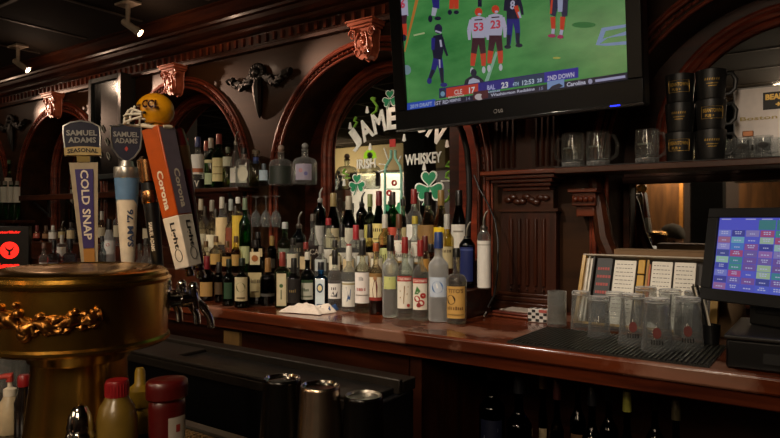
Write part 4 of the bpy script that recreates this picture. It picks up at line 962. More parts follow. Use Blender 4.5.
# cocktail shaker tins
def tin(px, ytop, wpx, zc, mt, label, shine=CHROME):
    p = ground(px, zc); Zt = EYE-(ytop-CY)*zc/F; H = Zt-LZ; R = wpx/2*zc/F
    t = thing('shaker_tin', label, 'cocktail shaker', p, 0, 'upturned cocktail shaker tins')
    m = MB(); m.lathe([(R*1.34, 0), (R*1.36, .003), (R*1.33, .006), (R*1.02, H-.006), (R*1.0, H-.001), (R*.96, H)], 48, cap=False); m.build('body', mt, t, smooth=50)
    m = MB(); m.lathe([(R*.965, H), (R*.92, H), (R*.88, H-.004), (R*.6, H-.0045), (.001, H-.0045)], 48, cap=False); m.build('recessed_base', shine, t, smooth=50)
SB2 = mat('black coated tin', '#0e0c0b', .22, .5)
tin(282, 378, 37, 1.09, SB2, 'upturned black cocktail shaker tin, left of three')
tin(320, 385, 39, 1.05, mat('smoked chrome', '#b8a48f', .27, 1), 'upturned shiny chrome cocktail shaker tin, middle of three')
tin(363.5, 395, 38, 1.05, SB2, 'upturned black shaker tin with bright silver base, right of three', mat('satin silver', '#cfccc6', .3, 1))
# things in the left bottom corner
p = atz(28, 372, 1.0)
def gr(px, zc): return ground(px, zc)
p = gr(10, 1.35); t = thing('pump_bottle', 'white pump bottle with red tip at the far left edge', 'bottle', p, face_cam(p)); k = .9
m = MB(); m.lathe([(.024, 0), (.026, .004), (.026, .055), (.014, .075), (.012, .08)], 20); m.build('body', mat('cream plastic', '#a8987a', .4), t)
m = MB(); m.lathe([(.013, .08), (.013, .094), (.005, .098), (.005, .112)], 16); m.build('collar', pm('#c9c0ae'), t)
m = MB(); m.tube([(0, 0, .11), (0, 0, .122), (-.012, 0, .122), (-.032, 0, .118)], [.008, .009, .006, .004], 10); m.build('pump_head', pm('#a83428'), t)
p = gr(24, 1.32); t = thing('sauce_bottle', 'small dark sauce bottle with red cap beside the white pump bottle', 'bottle', p, face_cam(p))
m = MB(); m.lathe([(.017, 0), (.019, .003), (.019, .075), (.011, .098), (.010, .112)], 20); m.build('body', mat('dark sauce glass', '#120c0a', .2, coat=.5), t)
m = MB(); m.lathe([(.012, .108), (.0125, .112), (.012, .128), (.009, .132)], 16); m.build('cap', mat('dark red cap', '#7a1014', .35), t)
for k, (px, zc) in enumerate(((14, .95),)):
    p = gr(px, zc); H = .052
    t = thing('ramekin', 'small pale glass dipping bowl holding pinkish sauce, %s' % ('at the lower left corner' if k == 0 else 'touching the brass pedestal'), 'bowl', p)
    m = MB(); m.lathe([(.016, 0), (.020, .003), (.032, H), (.030, H), (.018, .006), (.001, .005)], 28, cap=False); m.build('bowl', mat('pale glass bowl', '#a8957c', .25), t)
    m = MB(); m.lathe([(.029, H-.010), (.020, H-.006), (.001, H-.004)], 24, cap=False); m.build('sauce', mat('pinkish sauce', '#96685a', .4), t)
# clear stacked glasses far left behind the pedestal
n = 0
for (px, zc, h) in ((3, 1.75, 0), (13, 1.70, 0), (24, 1.78, 0), (33, 1.85, 0)):
    p = atd(px, 300, zc)
    g = thing('tumbler', 'x', 'glass', (p.x, p.y, .991) if p.y < .86 else (p.x, p.y, .991), group=None)
    g['label'] = 'clear upturned tumbler behind the left side of the brass pedestal'; g['group'] = 'upturned tumblers behind the brass pedestal'
    MB().lathe([(.034, 0), (.031, .085), (.029, .095), (.001, .095), (.001, .085), (.028, .083), (.032, 0)], 20, cap=False).build('glass_wall', GL, g)
# =================== television
yaw, tilt = math.radians(4.0), math.radians(5.5)
rx = Vector((math.cos(yaw), -math.sin(yaw), 0)); n0 = Vector((-math.sin(yaw), -math.cos(yaw), 0))
up = Vector((0, 0, 1))*math.cos(tilt)+n0*math.sin(tilt); nn = rx.cross(up)   # points into the wall or out
if nn.dot(n0) < 0: nn = -nn
BR = at(645, 103, 2.08)
M = frame(BR, rx, up)
t = thing('television', 'large flat television showing a football game, hung tilted above the bar', 'television', M=M)
Mi = M.inverted()
def tv(px, py):
    d = ray(px, py); o = Vector((0, 0, EYE)); k = (BR-o).dot(nn)/d.dot(nn); q = Mi @ (o+d*k); return q.x, q.z
W = -tv(398, 133)[0]; Hh = .625
sx0, sz0 = tv(408, 110); sx1 = tv(628.5, 80)[0]; sz0 = (sz0+tv(628, 80)[1])/2; sz1 = Hh-.035
ZB = tv(398, 133)[1]*.6
m = MB(); m.bb((-W, .0, ZB), (0, .055, Hh)); m.bb((-W*.85, .055, .08), (-W*.15, .09, Hh-.1)); m.build('housing', BLK, t, bevel=.006)
m = MB()
m.bb((-W, -.012, ZB), (0, 0, sz0)); m.bb((-W, -.012, sz1), (0, 0, Hh)); m.bb((-W, -.012, sz0), (sx0, 0, sz1)); m.bb((sx1, -.012, sz0), (0, 0, sz1)); m.build('bezel', mat('glossy black bezel', '#050506', .35, spec=.2), t, bevel=.003)
m = MB(); m.bb((-W, -.015, ZB-.002), (0, -.008, ZB+.010)); m.build('lower_trim', mat('dark gloss trim', '#1c1b1b', .15, coat=.6), t, bevel=.003)
q = tv(500, 111)
m = MB(); m.text('LG', FRONT(-.0128), .012, q[0]+.010, q[1], 0, .03); m.tube([(q[0]-.012+.007*math.cos(a*PI/8), -.0128, q[1]+.007*math.sin(a*PI/8)) for a in range(16)], .0011, 4, closed=True); m.build('maker_mark', mat('dim grey print', '#77736f', .5), t)
q = tv(617, 110.5); m = MB(); m.bb((q[0]-.016, -.018, -.001), (q[0]+.016, -.012, .003)); m.build('power_light', emis('blue light', '#2030ff', 3), t)
# screen picture
SG = bpy.data.materials.new('grass picture'); SG.use_nodes = True; n_ = SG.node_tree.nodes; l_ = SG.node_tree.links; b_ = n_['Principled BSDF']
tc = n_.new('ShaderNodeTexCoord'); nz = n_.new('ShaderNodeTexNoise'); nz.inputs['Scale'].default_value = 6; nz.inputs['Detail'].default_value = 5
mp = n_.new('ShaderNodeMapping'); mp.inputs['Scale'].default_value = (1, 1, 2.5); mp.inputs['Rotation'].default_value = (0, .35, 0); l_.new(tc.outputs['Object'], mp.inputs[0]); l_.new(mp.outputs[0], nz.inputs['Vector'])
rp = n_.new('ShaderNodeValToRGB'); rp.color_ramp.elements[0].position = .3; rp.color_ramp.elements[1].position = .7
rp.color_ramp.elements[0].color = (*lin('#3a8a45'), 1); rp.color_ramp.elements[1].color = (*lin('#62b060'), 1)
l_.new(nz.outputs['Fac'], rp.inputs['Fac']); l_.new(rp.outputs['Color'], b_.inputs['Emission Color']); b_.inputs['Emission Strength'].default_value = TVE
b_.inputs['Base Color'].default_value = (.01, .01, .01, 1); b_.inputs['Roughness'].default_value = .2
PAL = []
def E(c):
    m_ = emis('screen '+c, c, TVE)
    if m_ not in PAL: PAL.append(m_)
    return PAL.index(m_)
PAL.append(SG)
m = MB(); m.add([(sx0, -.002, sz0), (sx1, -.002, sz0), (sx1, -.002, sz1), (sx0, -.002, sz1)], [(0, 1, 2, 3)], 0)
lay = [0]
def cl(px, py):
    x, z_ = tv(px, py); return min(max(x, sx0), sx1), min(max(z_, sz0), sz1)
def poly(pts, c):
    lay[0] += 1; y = -.0025-lay[0]*.00003
    m.add([(cl(*p)[0], y, cl(*p)[1]) for p in pts], [tuple(range(len(pts)))], E(c))
def blob(cx, cy, rx_, ry, c): poly([(cx+rx_*math.cos(a*PI/8), cy+ry*math.sin(a*PI/8)) for a in range(16)], c)
def limb(pts, w, c):            # tapering stroke
    for (a, b), (w0, w1) in zip(zip(pts, pts[1:]), zip(w, w[1:])):
        dx, dy = b[0]-a[0], b[1]-a[1]; L = math.hypot(dx, dy) or 1; nx, ny = -dy/L, dx/L
        poly([(a[0]+nx*w0, a[1]+ny*w0), (b[0]+nx*w1, b[1]+ny*w1), (b[0]-nx*w1, b[1]-ny*w1), (a[0]-nx*w0, a[1]-ny*w0)], c)
def stext(s, px, py, h, c, w=None, sl=-.148):      # lettering following the score bar
    lay[0] += 1; y = -.0025-lay[0]*.00003
    def fn(a, b): q = cl(px+a, py-b+a*sl); return (q[0], y, q[1])
    m.text(s, fn, h, 0, 0, E(c), .03, w)
# yard lines
limb([(420.5, -14), (404, 52)], (1.8, 1.6), '#d98a3c'); limb([(414, 35.5), (425, 33)], (.8, .8), '#c9d99a')
limb([(497, 52), (486, 84)], (1.3, 1.8), '#9ccbb0')
poly([(596, 45), (602, 28), (628, 24), (628, 27), (606, 31), (603, 39), (628, 31), (628, 35), (608, 38), (600, 44), (628, 41), (628, 44.5), (606, 46)], '#9db4dc')
blob(407, 70, 4.5, 5, '#8aa8b0'); blob(557, 58, 4, 1, '#c9c85a'); blob(584, 25, 12, 3, '#3f8a48')
BR_, OR_, WH_, PU_, DK_ = '#4a2030', '#e8482c', '#cfcbe4', '#2a2a8c', '#171a3a'
def browns(x, y, num, s=1):
    limb([(x-4*s, y+31*s), (x-5.5*s, y+44*s), (x-6*s, y+50*s)], (3*s, 2.6*s, 2*s), OR_)
    limb([(x+4*s, y+31*s), (x+5*s, y+44*s), (x+5*s, y+50*s)], (3*s, 2.6*s, 2*s), OR_)
    blob(x-6.5*s, y+55*s, 1.8*s, 3.6*s, '#d8d8e0'); blob(x+5.2*s, y+54*s, 1.8*s, 3.4*s, '#d8d8e0')
    poly([(x-6*s, y+20*s), (x+6*s, y+20*s), (x+7.5*s, y+37*s), (x+2*s, y+38*s), (x, y+28*s), (x-2*s, y+38*s), (x-7.5*s, y+37*s)], BR_)
    poly([(x-7*s, y+2*s), (x, y), (x+7*s, y+2*s), (x+8*s, y+10*s), (x+6*s, y+22*s), (x-6*s, y+22*s), (x-8*s, y+10*s)], WH_)
    limb([(x-7*s, y+4*s), (x-9.5*s, y+14*s), (x-9*s, y+24*s)], (2*s, 2*s, 1.3*s), WH_); limb([(x+7*s, y+4*s), (x+9.5*s, y+14*s), (x+9.5*s, y+24*s)], (2*s, 2*s, 1.3*s), WH_)
    blob(x, y-4*s, 3.8*s, 4.2*s, OR_); blob(x+1*s, y-1.6*s, 1.8*s, 1.2*s, WH_)
    stext(num, x, y+11*s, 8.5*s, '#e8405a', 10*s, -.08); limb([(x-4*s, y+4.2*s), (x+4*s, y+3.6*s)], (.6*s, .6*s), BR_)
# purple players behind
def ravens(x, y, s=1, num=None, head=True):
    limb([(x-2.5*s, y+20*s), (x-3*s, y+36*s), (x-4*s, y+48*s)], (3.6*s, 2.6*s, 1.8*s), PU_); limb([(x+3*s, y+20*s), (x+5*s, y+34*s), (x+5*s, y+46*s)], (3.6*s, 2.6*s, 1.8*s), PU_)
    limb([(x-4*s, y+38*s), (x-4.5*s, y+50*s)], (2*s, 1.6*s), DK_); limb([(x+5*s, y+36*s), (x+5.5*s, y+48*s)], (2*s, 1.6*s), DK_)
    blob(x-5*s, y+50*s, 3.4*s, 2*s, DK_); blob(x+6.4*s, y+48.5*s, 3.6*s, 2*s, DK_)
    poly([(x-6*s, y), (x+6*s, y), (x+6*s, y+22*s), (x-6*s, y+22*s)], DK_)
    limb([(x-6*s, y+2*s), (x-7.5*s, y+14*s)], (2*s, 1.6*s), DK_); limb([(x+6*s, y+2*s), (x+9*s, y+12*s), (x+10*s, y+18*s)], (2*s, 1.6*s, 1.2*s), DK_)
    if head: blob(x, y-4*s, 4*s, 4.4*s, DK_); limb([(x-3*s, y-4*s), (x+3*s, y-5*s)], (.6*s, .6*s), WH_)
    if num: stext(num, x, y+8*s, 9*s, WH_, 5*s)
ravens(513, -3, 1, '8'); limb([(516, 6), (520, 18)], (2.2, 1.6), OR_); limb([(519, 12), (521, 18)], (1.2, 1), WH_)
browns(479, 16, '53'); browns(496, 13.5, '23')
# walking player in purple
limb([(438, 55), (434, 70), (430, 79)], (3.4, 2.4, 1.4), PU_); limb([(439, 55), (442, 70), (443, 82)], (3.4, 2.4, 1.4), PU_)
limb([(434, 70), (430, 80)], (2, 1.5), DK_); limb([(442, 68), (443, 83)], (2, 1.5), DK_); limb([(440, 56), (440.5, 68)], (.8, .6), WH_)
blob(430, 81, 2.4, 3, PU_); blob(444.5, 85, 3.6, 2.2, PU_)
poly([(434, 36), (443, 34), (444, 52), (442, 60), (434, 58), (432, 44)], DK_); limb([(434, 38), (433.5, 50)], (2, 1.6), PU_); limb([(442, 37), (445, 48), (448, 56)], (1.8, 1.4, 1), DK_)
blob(439, 29, 4, 5, '#26204a'); limb([(436, 31), (442, 33)], (.8, .8), WH_); limb([(441, 40), (442, 47)], (1, 1), WH_)
# partial players at the top edge
limb([(436, -4), (437, 9)], (4, 3), PU_); limb([(435.5, 8), (434, 16)], (2.6, 2), '#c9c9da'); blob(431, 19, 2.2, 3.6, DK_); blob(438.5, 18.6, 3.4, 2, DK_)
limb([(453, -4), (452, 9)], (2.4, 2.2), OR_); limb([(457, -4), (457, 9)], (2.4, 2.2), OR_); blob(450.5, 12.5, 2.2, 2.6, DK_); blob(457, 12.5, 2.6, 2, DK_)
limb([(480.5, -2), (480.5, 7)], (2, 2), DK_)
poly([(398, -8), (408, -8), (409, 16), (401, 17)], WH_); stext('6', 403.5, 4, 9, '#e8405a', 4.5); poly([(401, 16), (408, 15), (407, 25), (403, 25)], BR_); limb([(405, 24), (406, 36)], (2.6, 1.8), OR_); blob(405, 38, 2, 3.4, DK_)
poly([(550, -8), (569, -8), (568, 16), (563, 18), (560, 2), (556, 17), (551, 15)], '#2c2c50'); limb([(553, -6), (551.5, 14)], (1, 1), OR_); poly([(558, -8), (564, -8), (563, 12), (558.5, 12)], '#b9bfe0')
limb([(553.5, 17), (554, 29)], (2.6, 2), OR_); limb([(563.5, 17), (562.5, 30)], (2.6, 2), OR_); limb([(554, 29), (553.5, 34)], (1.6, 1.6), WH_); limb([(562.5, 30), (561.5, 35)], (1.6, 1.6), WH_)
blob(552.5, 36, 4, 1.8, '#c23a6a'); blob(561, 37, 3.2, 2, '#c23a6a')
# head of an official above the bar
poly([(464, 88), (466, 80), (471, 76.5), (478, 75.5), (484, 80), (486.5, 87)], '#1c1c38'); poly([(468, 87), (470, 80), (474, 78), (480, 80), (482, 86.5)], '#c9cce4'); blob(474.5, 73, 3, 4, DK_)
# score graphics
sl = -.151
def strip(x0, x1, y0, h, c):       # y0 = bottom at px 440
    f = lambda x: y0+(x-440)*sl
    poly([(x0, f(x0)), (x1, f(x1)), (x1, f(x1)-h), (x0, f(x0)-h)], c)
f2 = lambda x, y0: y0+(x-440)*sl
poly([(407, 112), (629, 82), (629, 72.2), (580, 79.6), (407, 105)], '#141438')
strip(408, 436, 106.5, 8, '#2a5ad8'); 
strip(440, 578, 98.5, 10, '#1a1a6c'); strip(441, 446, 98.8, 8, '#1c3a4a'); blob(443.5, 94, 2.2, 2.6, '#8ab8d8')
strip(447, 479, 98.6, 9.2, '#e0402c'); strip(479, 515, 98.5, 9.2, '#2a2296'); strip(515, 545, 98.6, 9, '#1c3c66'); strip(545, 579, 98.6, 10.2, '#3228b0')
stext('2019 DRAFT', 422, 105.2, 4, '#b8ccff', 22); stext('1ST RD', 442.5, 102.5, 4, '#d0d0e8', 14); stext('MEMPHIS', 456, 100.2, 3.2, '#c8c8e0', 11); stext('14', 469, 98.6, 3.4, '#8a8ab0', 4)
stext('CLE', 459, 92.0, 5, '#ffd8d0', 8); stext('BROWNS', 457, 96.4, 1.8, '#ffd8d0', 16); stext('17', 472.8, 90.2, 6, '#ffffff', 6)
stext('BAL', 492, 87.4, 5, '#c8c8ff', 8); stext('RAVENS', 493, 91.8, 1.8, '#c8c8ff', 16); stext('23', 505.5, 85.2, 6, '#ffffff', 7)
stext('4TH', 516.5, 84.2, 4, '#c0e0ff', 6); stext('12:53', 529, 82.2, 5, '#d8ecff', 12); stext('28', 540.3, 80.4, 4, '#c8dcff', 5)
stext('2ND DOWN', 561.5, 76.6, 5, '#e4e0ff', 27)
strip(474, 489, 105.4, 8.2, '#5a1626'); blob(480, 97, 4.5, 3.2, '#e0d0d0'); blob(484, 96.6, 2, 2.6, '#5a1626')
stext('Washington Redskins', 513.5, 92.6, 4, '#d8d8f0', 44); stext('15', 542, 88.6, 3.2, '#9a9ac0', 4)
strip(548, 565, 106, 8, '#8fb0e8'); poly([(549, 90), (553, 86), (560, 83.4), (564, 86), (560, 88), (556, 91)], '#1a1c38'); stext('Carolina', 577, 83.4, 4.4, '#e8e8ff', 19)
blob(591, 81.6, 2.2, 2.6, '#b8b8d8'); stext('JAGUARS', 611, 79, 3.4, '#c8c8f0', 32) if False else limb([(596, 81), (626, 76.6)], (1.3, 1.3), '#c4c4ee')
m.build('screen', PAL, t, smooth=0)
# wall arm of the television
c = M @ Vector((-W*.5, .09, .3)); 
m = MB(); m.bb((-.09, 0, -.1), (.09, .02, .1)); m.bb((-.03, .02, -.03), (.03, 2.37-c.y-.02, .03)); m.bb((-.08, 2.37-c.y-.02, -.1), (.08, 2.37-c.y, .1)); m.build('mounting_arm', BLKM, t, loc=(0, 0, 0)).matrix_world = Matrix.Translation(c)
# cable sleeve and thin cable from the television
CAB = mat('black cable', '#0c0b0b', .5)
a = at(461, 131, 2.30)
m = MB(); pts = [at(x, y, 2.34) for x, y in ((458, 122), (463, 134), (467, 150), (469, 175), (469.5, 200), (468, 226), (468, 246))]
m.tube([pts[0]]+pts, .013, 10); 
o = m.build('cable_sleeve', CAB); tag(o, 'thick black ribbed cable sleeve hanging below the television', 'cable')
m = MB(); m.tube([at(x, y, Y) for x, y, Y in ((474, 175, 2.36), (480, 190, 2.36), (488, 204, 2.34), (495, 220, 2.30), (498, 240, 2.27), (498, 262, 2.25), (497, 278, 2.22), (494, 296, 2.13), (488, 307, 2.06))], .0035, 8)
o = m.build('power_cable', CAB); tag(o, 'thin black cable drooping beside the pilaster down to the counter', 'cable')
m = MB(); m.tube([atz(x, y, 1.087) for x, y in ((484, 316), (488, 309), (494, 304), (501, 301), (508, 299))], .003, 8)
o = m.build('charging_cable', mat('pale cable', '#a9a298', .5)); tag(o, 'pale thin cable curving over the counter beside the riser end', 'cable')

# =================== till screen
L0 = at(705, 254, 1.98)
y2 = math.radians(27.6); rx = Vector((math.cos(y2), -math.sin(y2), 0)); nf = Vector((-math.sin(y2), -math.cos(y2), 0)); tl = math.radians(9.5)
up = (Vector((0, 0, 1))*math.cos(tl)-nf*math.sin(tl)).normalized(); nv = rx.cross(up); nv = nv if nv.dot(nf) > 0 else -nv
M = frame(L0, rx, up); Mi2 = M.inverted()
def ps(px, py):
    d = ray(px, py); o = Vector((0, 0, EYE)); k = (L0-o).dot(nv)/d.dot(nv); q = Mi2 @ (o+d*k); return q.x, q.z
t = thing('till_monitor', 'black touchscreen till monitor glowing with coloured buttons at the right edge', 'till screen', M=M)
zt = ps(711, 209)[1]; zbm = ps(701, 299)[1]; xl = (ps(711, 209)[0]+ps(701, 299)[0])/2; Wm = .37
sl_, st_ = ps(719.5, 218); sb_ = ps(713, 288.5)[1]; sl_ = (sl_+ps(713, 288.5)[0])/2
m = MB(); m.bb((xl, .0, zbm), (xl+Wm, .045, zt)); m.build('housing', BLK, t, bevel=.006)
m = MB()
m.bb((xl, -.01, zbm), (xl+Wm, 0, sb_)); m.bb((xl, -.01, st_), (xl+Wm, 0, zt)); m.bb((xl, -.01, sb_), (sl_, 0, st_)); m.bb((xl+Wm-.02, -.01, sb_), (xl+Wm, 0, st_)); m.build('bezel', BLKM, t, bevel=.002)
rnd = random.Random(11); PAL2 = []
def E2(c):
    m_ = emis('till '+c, tuple(x*.72+y*.28 for x, y in zip(lin(c), (.22, .24, .62))), POSE)
    if m_ not in PAL2: PAL2.append(m_)
    return PAL2.index(m_)
sw = Wm-.02-(sl_-xl); shh = st_-sb_
m = MB(); sq = lambda u0, v0, u1, v1, y, c: m.add([(sl_+u0*sw, y, sb_+v0*shh), (sl_+u1*sw, y, sb_+v0*shh), (sl_+u1*sw, y, sb_+v1*shh), (sl_+u0*sw, y, sb_+v1*shh)], [(0, 1, 2, 3)], E2(c))
sq(0, 0, 1, 1, -.001, '#4a4ee0')
cols = ['#8a94e8', '#2a34a8', '#9a8ac8', '#c03a5a', '#40a888', '#b86a7a', '#a8d8b0', '#3c8ad8', '#7a5aa8', '#1c1e90', '#c04a5a', '#b0d890', '#2a3a8a', '#28a078', '#8a5ab0', '#c85a80', '#5058e0', '#a8a0d8', '#20988a']
NC, NR = 8, 9
sq(.36, .84, .50, .97, -.0012, '#108a68'); sq(.51, .84, .72, .97, -.0012, '#108a68'); sq(.73, .84, 1, .97, -.0012, '#4a4ee0')
first = [['#8a94e8', '#1c1e90', '#9a8ac8', '#c03a5a', '#28a078'], ['#b86a7a', '#7ac8d0', '#5058e0', '#b8d8a0', '#c03a5a'], ['#a8a0e8', '#3c8ad8', '#a04a90', '#1c1e90', '#b0d8c0'], ['#2a3a8a', '#c03a5a', '#7a5aa8', '#b070b8', '#9a8ac8'], ['#b0e0b0', '#20988a', '#7a4aa0', '#7a5aa8', '#7a4aa0'], ['#2030b0', '#28a078', '#7a4aa0', '#b8d890', '#7a4a90'], ['#8088e0', '#c83a70', '#5058e0', '#b8d890', '#20988a'], ['#1c1e90', '#6a5ab8', '#8a4a98', '#1c2e90', '#7a4aa0'], ['#b06a9a', '#4a50d0', '#4a50d0', '#4a60e0', '#4a60e0']]
for r in range(9):
    for c in range(NC):
        u0, u1 = c/NC+.006, (c+1)/NC-.004; v1 = .83-r*.092; v0 = v1-.086
        k = first[r][c] if c < 5 else cols[rnd.randrange(len(cols))]
        sq(u0, v0, u1, v1, -.0012, k)
        for q in range(rnd.randrange(1, 3)):     # button captions, too small to read
            a = rnd.uniform(.02, .035); b_x = (u0+u1)/2; zz = v0+.03+q*.026
            for w in range(3): sq(b_x-a+w*a*.7, zz, b_x-a+w*a*.7+a*.5, zz+.014, -.0014, '#dcdcff')
for u in (.02, .24, .38, .53): sq(u, .975, u+.09, .988, -.0014, '#d0d0ff')
m.build('screen', PAL2, t, smooth=0)
# stand of the till monitor and its base
p = M @ Vector((xl+Wm*.5, .05, zbm+.04))
m = MB(); Rz = Matrix.Rotation(-y2, 3, 'Z')
m.box((p.x+.01, p.y+.045, 1.20), (.13, .10, .07), R=Rz); m.box((p.x, p.y+.02, 1.255), (.10, .05, .12), R=Rz)
o = m.build('stand', BLKM, t, bevel=.005); o.matrix_parent_inverse = M.inverted()
t = thing('till_printer', 'black till base unit under the touchscreen at the right end of the counter', 'printer', (-.222, 1.75, 1.0815))
m = MB(); m.bb((0, 0, 0), (.46, .33, .072)); m.build('body', BLK, t, bevel=.006)
m = MB(); m.bb((-.004, -.006, .072), (.464, .335, .083)); m.build('top_cover', mat('dark grey plastic', '#2a2827', .3), t, bevel=.004)
m = MB(); m.bb((.08, -.003, .02), (.38, 0, .045)); m.build('drawer_slot', BLKM, t); m = MB(); m.bb((.13, .02, .083), (.22, .05, .0845)); m.build('paper_slot', STEEL, t)

# =================== things on the mug shelf
SZ = 1.6435
def glassmug(px, label, Y=2.33, s=1.0, flip=1):
    p = at(px, 150, Y); t = thing('glass_mug', label, 'glass', (p.x, p.y, SZ), group='clear glass beer mugs on the shelf')
    H = .128*s; R = .043*s
    m = MB(); m.lathe([(R*.8, 0), (R*.92, .003), (R*.95, .02), (R*1.02, H*.5), (R*.96, H*.9), (R*.93, H), (R*.86, H), (R*.93, H*.5), (R*.85, .028), (.001, .024)], 28, cap=False)
    m.build('body', GL, t, smooth=60)
    for k in range(10):
        a = 2*PI*k/10
    m = MB(); m.lathe([(R*.3, .001), (R*.96, .004), (R*1.0, .014), (R*.98, .020)], 10); m.build('faceted_base', GB, t, smooth=20)
    m = MB(); m.tube([(flip*R*.95, 0, H*.88), (flip*R*1.35, 0, H*.85), (flip*R*1.65, 0, H*.6), (flip*R*1.55, 0, H*.3), (flip*R*.98, 0, H*.18)], .006*s, 10); m.build('handle', GL, t)
    m = MB(); m.text('BEANTOWN', lambda x, y: ((R*1.03)*math.sin(x/R), -(R*1.03)*math.cos(x/R), y), .007, 0, H*.55, 0, .02, w=.045); m.build('etched_lettering', mat('etched white', '#6f706a', .7), t)
    return t
glassmug(573, 'clear glass beer mug with its handle on the left, leftmost on the mug shelf', flip=-1)
glassmug(598, 'clear glass beer mug second from the left on the mug shelf')
glassmug(647, 'bright clear glass beer mug standing next to the black mugs', Y=2.31, s=.93)
MG = mat('matt black ceramic', '#141414', .45); GOLD = mat('gold print', '#a8873c', .4, .5)
def mug(px, lvl, kind, label, Y, yaw, hrot=0):
    p = at(px, 150, Y); hh = .0985; t = thing('ceramic_mug', label, 'mug', (p.x, p.y, SZ+lvl*hh), yaw, 'stacked black ceramic mugs')
    R = .047; H = .099-.0006
    m = MB(); m.lathe([(R*.80, 0), (R*.84, .002), (R*.86, .006), (R*.94, H*.5), (R*1.0, H*.96), (R*.985, H), (R*.93, H), (R*.88, H*.5), (R*.80, .01), (.001, .008)], 36, cap=False); m.build('body', MG, t, smooth=50)
    m = MB(); m.tube([(R*.92, .0, H*.86), (R*1.3, 0, H*.88), (R*1.55, 0, H*.66), (R*1.48, 0, H*.36), (R*1.15, 0, H*.2), (R*.88, 0, H*.2)], [.006, .007, .0075, .007, .006, .005], 10); RH = Matrix.Rotation(hrot, 3, 'Z'); m.v = [tuple(RH @ Vector(v)) for v in m.v]; m.build('handle', MG, t)
    m = MB(); fn = lambda x, y: ((R*.95+.0022)*math.sin(x/R), -(R*(.86+.14*y/H)+.0012)*math.cos(x/R), y)
    if kind:
        m.text('BEANTOWN', fn, .0125, 0, H*.62, 0, .04, w=.058); m.text('PUB +', fn, .0095, -.008, H*.45, 0, .04, w=.028)
        pts = [(-.034, H*.36), (.034, H*.36), (.034, H*.75), (-.034, H*.75)]; dn = []
        for (a, b), (c_, d_) in zip(pts, pts[1:]+pts[:1]): dn += [fn(a+(c_-a)*k/6, b+(d_-b)*k/6) for k in range(6)]
        m.tube(dn, .0008, 4, closed=True)
    else:
        for k, (zz, w) in enumerate(((.62, .040), (.50, .030), (.42, .022))):
            for q in range(7 if k == 0 else 9):
                x0 = -w/2*1.2+w*1.2*q/(7 if k == 0 else 9); m.flat([(x0, H*zz), (x0+w*.1, H*zz), (x0+w*.1+.001, H*zz+(.008 if k == 0 else .0035)), (x0+.001, H*zz+(.006 if k == 0 else .003))], fn)
    m.build('gold_print', GOLD, t)
for px, Y, who in ((680, 2.315, 'left'), (711, 2.305, 'right')):
    for lv in range(3):
        kd = (lv % 2 == 0) if who == 'left' else (lv == 1)
        pos = ('bottom', 'middle', 'top')[lv]
        mug(px, lv, kd, 'black ceramic mug with gold %s, %s of the %s-hand stack of three' % ('boxed lettering' if kd else 'script', pos, who), Y, math.radians(-4 if who == 'left' else 6)+face_cam(at(px, 150, Y), .9), math.radians(65 if who == 'left' else 0))
for k, (px, Y) in enumerate(((724, 2.33), (742, 2.30), (763, 2.29), (752, 2.36), (734, 2.375), (771, 2.36))):
    p = at(px, 150, Y); R = .0255
    t = thing('shot_glass', 'small clear tumbler in the cluster before the white menu card', 'glass', (p.x, p.y, SZ), 0, 'small clear tumblers before the menu card')
    m = MB(); m.lathe([(R*.9, 0), (R*.98, .002), (R*1.0, .02), (R*1.12, .068), (R*1.04, .068), (R*.92, .022), (.001, .016)], 22, cap=False); m.build('glass_wall', GL, t, smooth=60)
    if k in (1, 2, 3):
        m = MB(); m.ball((0, 0, .04), .016, n=10, k=6, sc=(1, 1, .6)); m.build('dark_filling', mat('dark filling', '#2a2624', .6), t)
p = at(748, 150, 2.33); t = thing('copper_figure', 'small copper-coloured topper standing between the clear tumblers', 'ornament', (p.x, p.y, SZ))
m = MB(); m.lathe([(.006, 0), (.004, .02), (.004, .075)], 10); m.build('stem', GL, t)
m = MB(); m.bb((-.016, -.006, .073), (.016, .006, .092)); m.build('topper', mat('copper orange', '#9a6440', .45, .5), t, bevel=.003)
# white menu card
p0 = at(735, 158, 2.41); c1 = at(735, 91, 2.41)
t = thing('menu_card', 'white event card with black and gold pub logo leaning on the right shelf', 'sign', (p0.x, 2.41, SZ))
Hc = c1.z-SZ+.002; Wc = .42
m = MB(); m.bb((0, 0, 0), (Wc, .004, Hc)); m.build('card', pm('#e6dcd6', .6), t)
m = MB(); m.bb((-.004, -.002, 0), (0, .006, Hc)); m.bb((-.004, -.002, Hc), (Wc, .006, Hc+.004)); m.build('edging', mat('grey frame', '#8a8682', .4), t)
q = at(763, 95, 2.41); lx = q.x-p0.x
m = MB(); m.bb((lx, -.0015, Hc-.075), (lx+.145, 0, Hc-.018)); m.build('logo_plate', INK, t)
m = MB(); f = FRONT(-.002); m.text('BEANTOWN', f, .020, lx+.072, Hc-.034, 0, .05, w=.13); m.text('+ PUB', f, .018, lx+.072, Hc-.060, 0, .05, w=.072); m.build('logo_lettering', GOLD, t)
m = MB(); gp = mat('pale gold print', '#b8a468', .6)
m.text('Boston Rhythm', f, .017, .135, Hc*.58, 0, .02, w=.24); m.text('Rhythm', f, .016, .20, Hc*.38, 0, .02, w=.12); m.build('faded_lettering', gp, t)

